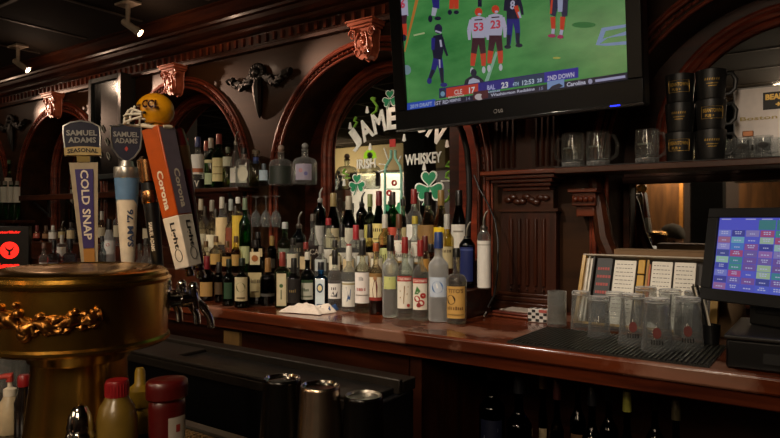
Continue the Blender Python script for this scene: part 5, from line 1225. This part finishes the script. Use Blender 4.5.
# =================== rubber mat, pint glasses, menu rack
def W3(x, y, z=1.0805): return (x, y, z)
t = thing('bar_mat', 'ribbed black rubber bar mat under the pint glasses', 'bar mat', (-.80, 1.725, 1.0805))
RUB = mat('black ribbed rubber', '#171613', .5)
m = MB(); m.bb((0, 0, 0), (.545, .31, .004)); m.build('mat_base', RUB, t)
m = MB()
for k in range(44): m.bb((.006+k*.0123, .004, .004), (.0115+k*.0123, .306, .0075))
m.build('ribs', mat('rubber ribs', '#2b2a25', .35), t)
PG = None; MZ = 1.0885
def pint(px, yb, label, logo=False, up=False, grp=None, h=.145, zb=None, r0=.0415):
    p = atz(px, yb, MZ if zb is None else zb); t = thing('pint_glass', label, 'glass', (p.x, p.y, MZ if zb is None else zb), face_cam(p), grp)
    H = h; r1 = .030*min(1, r0/.038)
    if up: m = MB().lathe([(.030, 0), (.032, .003), (.031, H), (.0295, H), (.029, .010), (.001, .008)], 28, cap=False)
    else: m = MB().lathe([(r0, 0), (r0-.0005, .004), (r1+.002, H-.022), (r1+.0015, H-.018), (r1+.003, H-.014), (r1+.0015, H-.0135)], 28, cap=False); m.lathe([(r0-.0025, 0), (r1-.001, H-.020), (r1-.006, H-.016), (.001, H-.0155)], 28, cap=False)
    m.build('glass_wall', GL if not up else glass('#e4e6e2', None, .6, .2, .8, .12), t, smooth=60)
    if not up: MB().lathe([(.001, H-.0145), (r1, H-.0135), (r1+.0028, H-.011), (r1+.0022, H-.002), (r1-.001, H), (.001, H-.003)], 28, cap=False).build('thick_base', GB, t, smooth=40)
    if logo:
        m = MB(); f = lambda x, y: ((.0405-.0085*y/H)*math.sin(x/.037), -(.0405-.0085*y/H)*math.cos(x/.037)-.001, y)
        m.flat([(.011*math.cos(a*PI/8), .055+.015*math.sin(a*PI/8)) for a in range(16)], f, 0)
        for k in range(5): m.flat([(-.015+k*.0065, .024), (-.011+k*.0065, .024), (-.011+k*.0065, .036), (-.015+k*.0065, .036)], f, 1)
        m.build('printed_logo', [pm('#5c1c16'), INK], t)
zz = atz(557, 326, 1.081)
pint(557, 326, 'lone frosted straight glass standing left of the menu rack', up=True, h=.118, zb=1.0892)
G_ = [(581, 329, 0, 'small upturned glass at the far left corner of the group'), (599, 337, 0, 'small upturned glass second from the left in the group'), (615, 330, 0, 'small upturned glass just before the white menu page'),
      (633, 344, 1, 'upturned pint glass with a dark red oval logo, left of centre'), (657, 351, 1, 'upturned pint glass with dark logo in the front middle of the group'), (688, 349, 1, 'upturned pint glass with logo at the front right of the group'),
      (646, 332, 0, 'upturned pint glass in the back row before the gold packets'), (670, 336, 0, 'upturned pint glass in the back row before the right-hand menus'), (696, 339, 0, 'upturned pint glass at the back right of the group')]
for px, yb, lg, lb in G_: pint(px, yb, lb, logo=bool(lg), grp='upturned glasses on the rubber mat', h=.145 if px > 625 else .125, r0=.0415 if px > 625 else .034)
# leaning wooden menu rack
x0, x1 = -.735, -.295; yb_, yt_, zt_ = 2.135, 2.24, 1.315
t = thing('menu_rack', 'shallow wooden rack of menus and leaflets leaning back behind the pint glasses', 'menu rack', (x0, yb_, 1.0815))
Wd = x1-x0; ln = math.atan2(yt_-yb_, zt_-1.0815); LH = math.hypot(yt_-yb_, zt_-1.0815)
Rk = Matrix.Rotation(-ln, 3, 'X')
def rk(a, b): 
    mm = MB(); mm.bb(a, b); mm.v = [tuple(Rk @ Vector(v)) for v in mm.v]; return mm
PINE = wood('pale pine', '#9a7432', '#b8924c', .5, .1, 'Z')
def rbox(name, a, b, mt, par=t):
    return rk(a, b).build(name, mt, par, bevel=.0015)
rbox('back_board', (0, .012, .012), (Wd, .018, LH), mat('dark board', '#241d16', .6))
rbox('side_rail', (0, -.02, .012), (.012, .012, LH), PINE); rbox('side_rail', (Wd-.022, -.02, .012), (Wd, .012, LH), PINE)
rbox('top_rail', (0, -.016, LH), (Wd, .018, LH+.006), mat('pale edge', '#9c8f7c', .5)); rbox('bottom_rail', (0, -.02, .005), (Wd, .012, .014), PINE)
def xr(px): return at(px, 285, 2.17).x-x0
PG_ = pm('#d9d3c6', .6)
rbox('divider', (.022, -.014, .014), (.026, .010, LH-.002), pm('#cfc8b8')); rbox('divider', (.036, -.014, .014), (.044, .010, LH-.002), mat('dark board', '#241d16', .6))
def page(a, b, z0, z1, mt, lines=0, name='menu_page', red=False, rot=False):
    par = rbox(name, (a, -.004, z0), (b, .002, z1), mt)
    mm = MB(); rn = random.Random(int(a*1000))
    if lines:
        w = b-a
        for k in range(lines):
            zz = z0+(z1-z0)*(.93-.86*k/lines); s = a+w*.1
            while s < b-w*.15:
                e = min(b-w*.1, s+rn.uniform(.004, .012)); mm.add([(s, -.0046, zz), (e, -.0046, zz), (e, -.0046, zz+.0022), (s, -.0046, zz+.0022)], [(0, 1, 2, 3)]); s = e+.003
    if red:
        for k in range(4):
            zz = z0+(z1-z0)*(.45+.12*k); s = a+.006
            while s < b-.01: e = s+rn.uniform(.005, .009); mm.add([(s, -.0046, zz), (e, -.0046, zz), (e, -.0046, zz+.010), (s, -.0046, zz+.010)], [(0, 1, 2, 3)]); s = e+.002
    if mm.v:
        mm.v = [tuple(Rk @ Vector(v)) for v in mm.v]; mm.build('small_print', pm('#a03028') if red else pm('#4a4640'), par)
page(xr(581), xr(590), .014, LH-.006, PG_); page(xr(592), xr(608), .014, LH-.004, pm('#1e1c1a'), name='black_menu', red=True)
page(xr(610), xr(632), .014, LH-.010, PG_, 14)
for k in range(3): page(xr(634), xr(641), .09+k*.055, .140+k*.055, pm('#b98c1e'), name='gold_packet')
page(xr(642.5), xr(645), .014, LH-.004, PINE, name='divider'); page(xr(645), xr(647), .014, LH-.02, pm('#a85a34'), name='orange_leaflet')
page(xr(648), xr(669), .014, LH-.010, PG_, 14); page(xr(671), xr(693), .014, LH-.010, PG_, 14)
o = MB().bb((0, 0, 0), (.44, .12, .30)); 
c = at(621, 249, 2.36); H = c.z-1.082
t = thing('cardboard_box', 'plain brown cardboard box standing behind the menu rack', 'box', (c.x, 2.27, 1.082))
CARD = mat('brown cardboard', '#7a5f42', .8, var=.06)
Wb = .36
m = MB(); m.bb((0, 0, 0), (Wb, .10, H)); m.build('body', CARD, t, bevel=.002)
m = MB(); m.bb((0, -.001, H), (Wb, .048, H+.003)); m.build('flap', CARD, t); m = MB(); m.bb((0, .052, H), (Wb, .101, H+.003)); m.build('flap', CARD, t)
# curled kraft paper and bundle of straws by the till
p = atz(712, 340, 1.0815); t = None
m = MB(); vs = []
for i in range(15):
    a = math.radians(200+i*11); r = .045+.0012*i; vs += [(r*math.cos(a), r*math.sin(a)*.9, 0), (r*.9*math.cos(a), r*.8*math.sin(a), .13)]
m.add(vs, [(2*i, 2*i+2, 2*i+3, 2*i+1) for i in range(14)])
o = m.build('kraft_paper', CARD, smooth=60, loc=(p.x+.02, p.y+.12, 1.0815)); so = o.modifiers.new('s', 'SOLIDIFY'); so.thickness = .002
tag(o, 'curled tan kraft paper bag standing between the glasses and the till', 'paper bag')
p = atz(708, 346, 1.09); t = thing('straw_holder', 'bundle of silver and black straws leaning beside the till', 'straws', (p.x, p.y+.05, 1.0895))
m = MB(); m.lathe([(.022, 0), (.026, .055), (.0245, .055), (.0205, .003), (.001, .002)], 20, cap=False); m.build('cup', BLK, t)
for k in range(9):
    a = k*.7; m = MB(); m.tube([(.011*math.cos(a), .011*math.sin(a), .005), (.011*math.cos(a)-.045+.006*(k % 3), .012*math.sin(a)+.01, .155+.004*(k % 4))], .0028, 6); m.build('straw', (STEEL, BLK, OFFW)[k % 3], t)
# check presenters, checked packet, folded cloth
t = thing('bill_folder', 'brown leatherette bill folders stacked by the foot of the pilaster', 'folder', W3(-1.03, 2.10), math.radians(-8))
p = atz(516, 316, 1.0815); t.location = (p.x, p.y, 1.0812)
for k in range(2):
    m = MB(); m.bb((-.075, -.05, .011*k), (.085, .07, .011*k+.009)); m.build('cover', (mat('tan leatherette', '#6c3420', .3), mat('rosy leatherette', '#5c2a20', .3))[k], t, bevel=.003)
m = MB(); m.bb((-.06, -.02, .0205), (.085, .07, .023)); m.build('receipt_paper', pm('#a89c90'), t)
p = atz(538, 322, 1.0815)
t = thing('checked_packet', 'small black and white checked packet next to the lone frosted glass', 'packet', (p.x, p.y+.01, 1.0812), math.radians(5))
m = MB(); m.bb((-.035, -.02, 0), (.035, .02, .048)); m.build('box', pm('#c9c2bc'), t, bevel=.002)
m = MB()
for i in range(5):
    for j in range(4):
        if (i+j) % 2 == 0: m.bb((-.034+i*.0138, -.0212, .003+j*.0108), (-.034+i*.0138+.0125, -.0195, .003+j*.0108+.0095))
for i in range(3): m.bb((-.034+i*.024, -.018, .0475), (-.022+i*.024, .018, .0488))
m.build('dark_checks', INK, t); m = MB(); m.bb((.005, -.0214, .036), (.034, -.0196, .046)); m.build('red_tab', pm('#a8504a'), t)
# crumpled towel
p = atz(310, 312, 1.082); t = thing('bar_towel', 'crumpled white bar towel lying on the counter edge before the gin bottles', 'towel', (p.x, p.y, 1.0815), math.radians(6))
m = MB(); NX, NY = 40, 20; rn = random.Random(3); vs = []
from mathutils import noise
for i in range(NX+1):
    for j in range(NY+1):
        u, v = i/NX*2-1, j/NY*2-1; e = max(0, 1-max(abs(u), abs(v))**4)
        w = 1+.18*noise.noise(Vector((u*1.7, v*1.7, 5)))
        h = e*(.024+.024*noise.noise(Vector((u*2.2, v*2.5, 1)))+.010*noise.noise(Vector((u*5, v*5, 2))))+.001
        vs.append((u*.085*w+v*.012, v*.050*w+u*.008, max(.0012, h)))
fs = [(i*(NY+1)+j, (i+1)*(NY+1)+j, (i+1)*(NY+1)+j+1, i*(NY+1)+j+1) for i in range(NX) for j in range(NY)]
m.add(vs, fs); m.build('cloth', mat('white terry cloth', '#d8c9ba', .9, bump=.3, scale=300), t, smooth=80)
m = MB(); m.v = [(v[0]*.32+.058, v[1]*.55+.045, v[2]*.7+.006) for v in vs]; m.f = fs; m.m = [0]*len(fs); m.build('blue_corner', mat('blue cloth', '#24406c', .9), t, smooth=80)
# red neon style box sign, far left
p1 = at(29, 272, 2.0); Ws, Hs = .30, at(29, 226, 2.0).z-1.0815
t = thing('lit_sign', 'black box sign with glowing red lettering and round emblem at the far left', 'sign', (p1.x, 2.0, 1.0815), math.radians(50))
m = MB(); m.bb((-Ws, 0, 0), (0, .06, Hs)); m.build('box', BLK, t, bevel=.004)
RE = emis('red neon', '#ff2418', 1.8); f = FRONT(-.002); f3 = FRONT(-.0025)
s_ = 4.0/F; zz = lambda py: EYE-(py-CY)*4.15/F-1.0815
m = MB(); m.text('A Kräuterlikör', f, .018, -.16, zz(232), 0, .03, w=.22); m.build('small_neon_lettering', RE, t, smooth=0)
m = MB(); m.text('Jäger', f, .05, -.14, zz(266), 0, .05, w=.17); m.build('neon_lettering', RE, t, smooth=0)
cxr, czr = -.115, zz(250); r = .056; m = MB()
m.flat([(cxr+r*math.cos(a*PI/16), czr+r*math.sin(a*PI/16)) for a in range(32)], f, 0)
m.flat([(cxr-.03, czr+.03), (cxr-.02, czr), (cxr-.006, czr-.01), (cxr-.008, czr-.035), (cxr+.008, czr-.035), (cxr+.006, czr-.01), (cxr+.02, czr), (cxr+.03, czr+.03), (cxr+.012, czr+.008), (cxr, czr+.004), (cxr-.012, czr+.008)], f3, 1)
m.build('round_emblem', [RE, INK], t, smooth=0)

# =================== track spotlights
def spot(px, py, bx, by, label, X=None):
    if X is None: P = atz(px, py, 2.605)
    else: P = Vector((X, 1.95, 2.605))
    t = thing('track_spotlight', label, 'spotlight', P, group='track spotlights on the ceiling'); t.scale = (.78, .78, .78)
    PL = mat('ivory fitting', '#8c7d6c', .5)
    m = MB(); m.bb((-.085, -.05, -.014), (.085, .05, .002)); m.build('ceiling_plate', PL, t, bevel=.003)
    m = MB(); m.tube([(0, 0, -.01), (0, 0, -.15)], .016, 12); m.build('stem', PL, t)
    d = Vector((.62, .50, -.55)).normalized(); c = Vector((-.035, -.02, -.12))
    q = d.to_track_quat('Z', 'Y').to_matrix()
    m = MB(); m.lathe([(.014, 0), (.022, .006), (.024, .03), (.024, .10), (.028, .120), (.028, .148), (.026, .148), (.025, .128)], 24, c, R=q, cap=False); m.build('lamp_head', PL, t)
    m = MB(); m.lathe([(.0215, .126), (.018, .134), (.001, .138)], 20, c, R=q, cap=False); m.build('bulb', emis('spot bulb', '#ffe8d0', 60), t)
    return P+(c+d*.16)*.78
S1 = spot(128, 3, 0, 0, 'ivory track spotlight on the ceiling nearest the yellow helmet')
S0 = spot(18, 46, 0, 0, 'ivory track spotlight further left along the ceiling')
# =================== painting on the big mirror
def mp_(px, py): p = at(px, py, 2.643); return p.x, p.z
t = thing('mirror_painting', 'hand-painted whiskey lettering, bottle and green shamrocks on the big mirror', 'painted advert', (-1.862, 2.643, 1.1))
def FM(k=0): return lambda x, z: (x+1.862, -.0004-.0004*k, z-1.1)
PW = mat('white mirror paint', '#f2f2ea', .6, emit=0); PGN = mat('green mirror paint', '#178a5a', .55); PLG = mat('lime mirror paint', '#7fb83c', .55); PRD = mat('red mirror paint', '#c0302c', .55)
m = MB(); acx, acz, aR = -1.850, 1.545, .425
for k, ch in enumerate('JAMESON'):
    th = math.radians(-39+k*12.6)
    def fn(x, y, th=th):
        c, s = math.cos(th), math.sin(th); X = acx+(aR+y)*s+x*c; Z = acz+(aR+y)*c-x*s; return FM(0)(X, Z)
    m.text(ch, fn, .115, 0, 0, 0, .035, w=.082)
def wtext(s, x, z, h, w, rise): m.text(s, lambda a, b: FM(0)(x+a, z+b+a*rise), h, 0, 0, 0, .03, w)
x, z_ = mp_(366, 163.5); wtext('IRISH', x, z_, .052, .125, .02)
x, z_ = mp_(423, 158.5); wtext('WHISKEY', x, z_, .056, .215, .02)
m.build('white_lettering', PW, t, smooth=0)
def clover(px, py, s, rot=0, name='shamrock'):
    x, z = mp_(px, py); m = MB()
    def leaf(sc, th, k, mi):
        pts = []
        for i in range(24):
            a = 2*PI*i/24; hx = .55*16*math.sin(a)**3/16; hy = (13*math.cos(a)-5*math.cos(2*a)-2*math.cos(3*a)-math.cos(4*a))/16*.55+.62
            if sc > 1: hx *= 1.22; hy = (hy-.62)*1.22+.62
            pts.append((hx*s, hy*s))
        c, q = math.cos(th), math.sin(th)
        m.flat([(x+a*c-b*q, z+a*q+b*c) for a, b in pts], FM(k), mi)
    for th in (0, 2.0, -2.0): leaf(1.2, th+rot, 1, 0)
    for th in (0, 2.0, -2.0): leaf(1, th+rot, 2, 1)
    def stem(w, k, mi):
        p = [(0, 0), (-.1, -.6), (-.45, -1.25)]
        for (a, b) in zip(p, p[1:]):
            m.flat([(x+(a[0]-w)*s, z+a[1]*s), (x+(a[0]+w)*s, z+a[1]*s), (x+(b[0]+w)*s, z+b[1]*s), (x+(b[0]-w)*s, z+b[1]*s)], FM(k), mi)
    stem(.14, 1, 0); stem(.07, 2, 1)
    m.build(name, [PW, PGN], t, smooth=0)
clover(357, 184, .048); clover(429, 187, .072); clover(390, 99, .042)
m = MB()
def curl(pts, r=.006): m.tube([Vector(FM(1)(*mp_(a, b))) for a, b in pts], r, 6)
curl([(371, 98), (374, 102), (377, 106), (376, 111), (372, 114)]); curl([(373, 101), (374, 97)], .01)
curl([(356, 117), (354, 121), (357, 122), (354, 127)]); curl([(345, 169), (343, 173), (348, 175), (345, 178), (350, 178)])
curl([(453, 160), (448, 163), (446, 166), (450, 167), (452, 170), (447, 173), (446, 177), (450, 179)]); curl([(449, 190), (451, 194), (448, 199), (445, 202)])
m.build('green_curls', PLG, t)
m = MB()
for a, b in ((350, 126), (367, 110), (370, 147), (404, 138), (447, 144), (424, 167), (344, 183)): x, z_ = mp_(a, b); m.flat([(x-.012, z_-.014), (x, z_-.018), (x+.012, z_-.014), (x+.004, z_+.02), (x-.004, z_+.02)], FM(0))
for p in (((384, 148), (388, 160)), ((379, 164), (388, 165)), ((378, 172), (387, 169)), ((401, 156), (398, 162)), ((441, 181), (454, 181)), ((452, 177), (452, 185))):
    m.tube([Vector(FM(0)(*mp_(*q))) for q in p], .003, 5)
m.build('white_flecks', PW, t, smooth=0)
# painted bottle
m = MB()
for side in (-1, 1):
    m.tube([Vector(FM(1)(*mp_(393+side*a, b))) for a, b in ((2, 150), (2.2, 158), (7, 166), (8.2, 172), (8.2, 215))], .006, 6)
for yy in (173, 189): m.tube([Vector(FM(1)(*mp_(393+a, yy))) for a in (-8, 8)], .003, 5)
m.build('painted_bottle_outline', mat('pale green paint', '#8fc8b4', .6), t)
m = MB(); x, z_ = mp_(392.5, 143); m.bb(FM(1)(x-.018, z_-.02), (x+.018+1.862, -.0004, z_+.02-1.1))
for a, b, r in ((394, 183, .012), (389, 193, .012)): x, z_ = mp_(a, b); m.tube([FM(1)(x+r*math.cos(k*PI/6), z_+r*math.sin(k*PI/6)) for k in range(12)], .004, 5, closed=True)
for a, b in (((391, 152), (393, 158)),): pass
m.build('painted_red_cap', PRD, t)
m = MB()
for k, (a, b) in enumerate(((387, 210), (392, 214), (399, 208), (395, 219), (386, 216))): x, z_ = mp_(a, b); m.flat([(x+.022*math.cos(q*PI/5)*(1 if q % 2 else .6), z_+.03*math.sin(q*PI/5)) for q in range(10)], FM(2))
m.build('painted_leaves', PGN, t, smooth=0)

# =================== the room behind the viewer, seen in the mirrors
mb = MB(); mb.bb((XL, YR-.1, 0), (XR, YR, ZC)); mb.build('wall_rear', mat('brown wall', '#2c1d12', .7), kind='structure')
def rp_(x0, x1, y0, y1, Yv): a = refl(x0, y1, Yv); b = refl(x1, y0, Yv); return a, b
YW = 2*MY-YR-.02          # rear wall in mirror distance
a, b = rp_(352, 415, 172, 232, YW)
t = thing('lit_alcove', 'brightly lit cream alcove across the room, seen in the big mirror', 'alcove', (a.x, YR+.002, a.z))
m = MB(); w, h = b.x-a.x, b.z-a.z; m.bb((0, 0, 0), (w, .03, h)); m.build('cream_panel', pm('#e6dfcf', .7), t)
m = MB(); m.bb((-.05, 0, -.05), (0, .22, h+.05)); m.bb((w, 0, -.05), (w+.05, .22, h+.05)); m.bb((-.05, 0, h), (w+.05, .22, h+.06)); m.build('surround', W_DARK, t)
m = MB(); m.bb((.1, .05, h-.02), (w-.1, .12, h-.0)); m.build('strip_lamp', emis('warm strip', '#ffe2b0', 8), t)
a, b = rp_(345, 462, 138, 166, YW-1.2)
o = MB().bb((a.x, 0, 0), (b.x, .5, .40)); o = o.build('lit_bulkhead', pm('#8c7c58', .7), loc=(0, a.y, 2.19)); tag(o, 'beige ceiling bulkhead across the room above the lit alcove', 'bulkhead')
a, b = rp_(415, 436, 130, 235, YW-2.0)
o = MB().bb((0, 0, 0), (b.x-a.x, .3, ZC)).build('dark_column', BLKM, loc=(a.x, a.y, 0)); tag(o, 'square black column across the room, right of the lit alcove in the mirror', 'column')
g = refl(370, 155, 6.0)
t = thing('pendant_lamp', 'small green glass pendant lamp reflected behind the lettering', 'lamp', (g.x, g.y, g.z))
MB().lathe([(.08, -.04), (.07, .02), (.035, .06), (.012, .075)], 24, cap=False).build('shade', emis('green lamp shade', '#9fd028', 1.2), t)
MB().tube([(0, 0, .07), (0, 0, 2.61-g.z)], .004, 6).build('cord', CAB, t)
# brown partition with pale trim, seen in the low mirror
a, b = rp_(610, 684, 172, 226, 8.2)
t = thing('wood_partition', 'brown wooden partition with a pale edge across the room', 'partition', (a.x, a.y, 0))
w = b.x-a.x; m = MB(); m.bb((0, 0, 0), (w, .05, ZC-.3)); m.build('panel', wood('brown partition', '#4a3018', '#6b4724', .5, .2, 'Z'), t)
m = MB(); m.bb((w-.04, .05, .9), (w, .07, 2.2)); m.bb((0, .05, .86), (w, .07, .9)); m.build('pale_edge', mat('amber wood edge', '#a8702c', .5), t)
a, b = rp_(694, 726, 160, 235, 6.6)
o = MB().bb((0, 0, 0), (b.x-a.x, .2, ZC)).build('dark_post', BLKM, loc=(a.x, a.y, 0)); tag(o, 'dark post across the room between the brown partition and the far screen', 'column')
a, b = rp_(738, 800, 164, 180, 7.6)
t = thing('rear_television', 'second television across the room, reflected at the right as a green strip', 'television', (a.x, a.y, a.z))
m = MB(); m.bb((-.03, -.05, -.03), (b.x-a.x+.03, 0, b.z-a.z+.03)); m.build('housing', BLK, t); m = MB(); m.bb((0, 0, 0), (b.x-a.x, .004, b.z-a.z)); m.build('screen', emis('dim grass', '#3a6a34', .5), t)
a, b = rp_(736, 800, 182, 230, 8.0)
o = MB().bb((0, 0, 0), (b.x-a.x, .05, 1.95)).build('brown_booth_back', wood('brown partition', '#4a3018', '#6b4724', .5, .2, 'Z'), loc=(a.x, a.y-.3, 0)); tag(o, 'tall brown booth back across the room beneath the far screen', 'booth')
# patron in grey beside the viewer, seen only in the low mirror
def skin(name, pts, edges, radii, mt, parent, lv=2, root=0):
    me = bpy.data.meshes.new(name); me.from_pydata(pts, edges, []); me.materials.append(mt)
    o = bpy.data.objects.new(name, me); COL.objects.link(o); o.parent = parent
    s = o.modifiers.new('skin', 'SKIN'); s.use_smooth_shade = True
    for i, r in enumerate(radii): me.skin_vertices[0].data[i].radius = r if isinstance(r, tuple) else (r, r); me.skin_vertices[0].data[i].use_root = (i == root)
    q = o.modifiers.new('sub', 'SUBSURF'); q.levels = lv; q.render_levels = lv
    return o
hp = refl(668, 232, 5.25)
t = thing('person', 'seated person in a grey knit hat and dark top, reflected below the beer taps', 'person', (hp.x-.02, -.32, 0), 0)
GX = mat('grey knit', '#5a554c', .9, bump=.4, scale=200); SK = mat('skin', '#a8795a', .5); DT = mat('dark top', '#25221f', .9)
zs = .58
pts = [(0, 0, zs), (0, -.01, .80), (0, .02, 1.0), (0, .05, 1.10), (0, .08, 1.17),
       (-.17, .04, 1.06), (-.24, .12, .85), (-.16, .33, .98), (.17, .04, 1.06), (.24, .12, .85), (.16, .33, .98),
       (-.09, .02, zs-.02), (-.12, .40, zs-.02), (-.12, .42, .14), (-.12, .52, .06), (.09, .02, zs-.02), (.12, .40, zs-.02), (.12, .42, .14), (.12, .52, .06)]
ed = [(0, 1), (1, 2), (2, 3), (3, 4), (3, 5), (5, 6), (6, 7), (3, 8), (8, 9), (9, 10), (0, 11), (11, 12), (12, 13), (13, 14), (0, 15), (15, 16), (16, 17), (17, 18)]
rd = [(.15, .12), (.14, .11), (.16, .11), (.10, .08), .052, .07, .05, .035, .07, .05, .035, .09, .07, .05, .04, .09, .07, .05, .04]
skin('body', pts, ed, rd, DT, t)
m = MB(); m.ball((0, .11, 1.255), .095, n=24, k=16, sc=(.82, 1.0, 1.2)); m.ball((0, .20, 1.245), .014, n=10, k=6, sc=(.8, 1.2, 1.3))
for s in (-1, 1): m.ball((s*.078, .10, 1.25), .018, n=10, k=6, sc=(.4, 1, 1.3))
m.build('head', SK, t, smooth=60)
m = MB(); m.lathe([(.092, 1.29), (.097, 1.30), (.096, 1.33), (.085, 1.37), (.055, 1.40), (.002, 1.415)], 28, (0, .10, 0)); m.build('knit_hat', GX, t, smooth=60)
for s in (-1, 1): m = MB(); m.ball((s*.032, .196, 1.27), .010, n=10, k=6, sc=(1.2, .5, .7)); m.build('eye', INK, t)
m = MB(); m.ball((0, .197, 1.215), .018, n=10, k=6, sc=(1.1, .35, .3)); m.build('mouth', mat('lips', '#7a4038', .5), t)
for s in (-1, 1):     # hands resting on the bar edge
    m = MB(); hx = s*.16; hy = .355
    m.ball((hx, hy, .99), .036, n=14, k=8, sc=(1.1, 1.1, .42))
    for k in range(4):
        fx = hx+(-.025+k*.0165); l = (.055, .064, .060, .048)[k if s > 0 else 3-k]; m.tube([(fx, hy+.02, .993), (fx, hy+.02+l*.5, 1.004), (fx, hy+.02+l*.85, .998), (fx, hy+.02+l, .990)], [.009, .0085, .0075, .006], 8)
    m.tube([(hx-s*.03, hy-.005, .992), (hx-s*.052, hy+.018, .996), (hx-s*.056, hy+.038, .990)], [.010, .009, .007], 8); m.build('hand', SK, t, smooth=70)
t = thing('bar_stool', 'round-topped dark bar stool under the seated person', 'stool', (hp.x-.02, -.32, 0))
MB().lathe([(.15, .40), (.17, .42), (.17, .45), (.14, .47)], 28).build('seat', BLKM, t)
for k in range(4): a = PI/4+k*PI/2; MB().tube([(.11*math.cos(a), .11*math.sin(a), .41), (.18*math.cos(a), .18*math.sin(a), .0)], .012, 8).build('leg', W_DARK, t)

# =================== lights
def light(kind, name, loc, col, power, size=.1, target=None, spot=None, blend=.5, sy=None):
    d = bpy.data.lights.new(name, kind); d.color = col; d.energy = power
    if kind == 'AREA':
        d.size = size
        if sy: d.shape = 'RECTANGLE'; d.size_y = sy
    else: d.shadow_soft_size = size
    if spot: d.spot_size = math.radians(spot); d.spot_blend = blend
    o = bpy.data.objects.new(name, d); COL.objects.link(o); o.location = loc
    if target is not None: o.rotation_euler = (Vector(target)-Vector(loc)).to_track_quat('-Z', 'Y').to_euler()
    return o
WARM = (1, .78, .55); NEU = (1, .86, .70)
for P, c in ((S1, AX[3]), (S0, AX[2])):
    light('SPOT', 'spot lamp', P, (1, .62, .42), SPOTP, .015, (c, 2.42, 2.2), 27, 1)
S2 = Vector((AX[1]-1.15, 1.97, 2.45)); light('SPOT', 'spot lamp', S2, (1, .62, .42), SPOTP, .015, (AX[1]+.1, 2.42, 2.20), 26, 1)
for x in (-4.6, -3.3, -2.2, -1.2):        # downlights over the bar
    light('SPOT', 'unseen overhead light', (x, .95, 2.58), NEU, DOWNP*(1.25 if x > -3 else .8), .05, (x+.1, 2.1, 1.15), 62, .7)
light('SPOT', 'unseen overhead light', (-.2, .7, 2.58), NEU, DOWNP*.55, .05, (-.35, 2.1, 1.2), 55, .8)
light('SPOT', 'unseen overhead light', (-.9, -.5, 2.58), WARM, DOWNP*.7, .05, (-1.2, .6, 1.2), 60, .8)  # added front fill for the brass tower and tap handles
light('SPOT', 'unseen overhead light', (-2.0, .85, 2.58), NEU, DOWNP*1.2, .05, (-1.87, 2.6, 1.80), 25, .8)  # added to brighten the painted mirror lettering
light('SPOT', 'unseen overhead light', (.0, .85, 2.58), NEU, DOWNP*.8, .05, (.12, 2.4, 1.73), 23, .8)  # added to brighten the menu card and mug shelf
light('AREA', 'bulkhead fill', (-6.2, YR+2.6, 2.1), (1, .85, .6), 28, .5, (-6.4, YR+.5, 2.4))  # added fill aimed at the rear bulkhead
light('AREA', 'tower fill', (-.1, -1.0, 2.35), WARM, 18, .6, (-1.1, .6, 1.2))  # added fill, gives the brass drum a warm reflection
for P in (S0, S1, Vector((AX[1]-1.15, 1.97, 2.45))): light('POINT', 'lamp spill', P, (1, .66, .44), 2.2, .02)
light('AREA', 'room glow', (-2.2, -1.6, 2.55), WARM, ROOMP, 1.6, (-2.2, -1.0, 0))
light('AREA', 'alcove lamp', (-6.4, YR+1.4, 2.3), (1, .93, .82), 170, .6, (-6.4, YR, 1.5))
light('AREA', 'rear room fill', (-1.5, -2.8, 2.3), WARM, 50, .5, (-1.5, -4, 1.3))  # added fill so the rear partition shows in the low mirror
for k, (x, y) in enumerate(((-1.9, -.9), (-.9, -1.5), (.3, -.8), (1.2, -1.6), (-2.3, -2.2))):  # glowing globes added behind the viewer for glints in the glass
    t = thing('glint_globe', 'small warm globe added over the seating for glints in the glass', 'lamp', (x, y, 2.12), group='added glint globes over the seating')
    MB().ball((0, 0, 0), .055, n=20, k=12).build('globe', emis('warm globe', '#ffd8a0', 22), t); MB().tube([(0, 0, .05), (0, 0, .49)], .004, 6).build('cord', CAB, t)
SUB = {'gold_print': 'body', 'etched_lettering': 'body', 'printed_logo': 'glass_wall', 'crest_lettering': 'crest', 'shield_lettering': 'shield', 'red_mark': 'shield', 'silver_band': 'body',
       'logo_lettering': 'logo_plate', 'faded_lettering': 'card', 'bulb': 'lamp_head', 'leaf_carving': 'body', 'scroll': 'body', 'recessed_grip': 'lid', 'drawer_slot': 'body', 'ear_hole': 'shell', 'power_mark': 'x', 'badge': 'body', 'fullwidth': 'x',
       'maker_mark': 'bezel', 'power_light': 'bezel', 'medallion': 'panel', 'notice': 'panel', 'dark_checks': 'box', 'red_tab': 'box'}
for r in [o for o in bpy.data.objects if o.parent is None and o.type == 'EMPTY']:
    kids = {}
    for ch in r.children: kids.setdefault(ch.name.split('.')[0], ch)
    for ch in list(r.children):
        k = ch.name.split('.')[0]
        if k in SUB and SUB[k] in kids: ch.parent = kids[SUB[k]]
w = bpy.data.worlds.new('w'); SC.world = w; w.use_nodes = True; bg = w.node_tree.nodes['Background']; bg.inputs[0].default_value = (1, .8, .6, 1); bg.inputs[1].default_value = .006
cam = bpy.data.cameras.new('cam'); cam.sensor_width = 36; cam.lens = F/780*36; cam.clip_start = .02
co = bpy.data.objects.new('camera', cam); COL.objects.link(co); co.location = (0, 0, EYE); co.rotation_euler = (PI/2, 0, TH); SC.camera = co
SC.view_settings.view_transform = 'Standard'; SC.view_settings.look = 'None'; SC.view_settings.exposure = EXPO; SC.view_settings.gamma = 1
try: SC.view_settings.use_curve_mapping = False
except Exception: pass
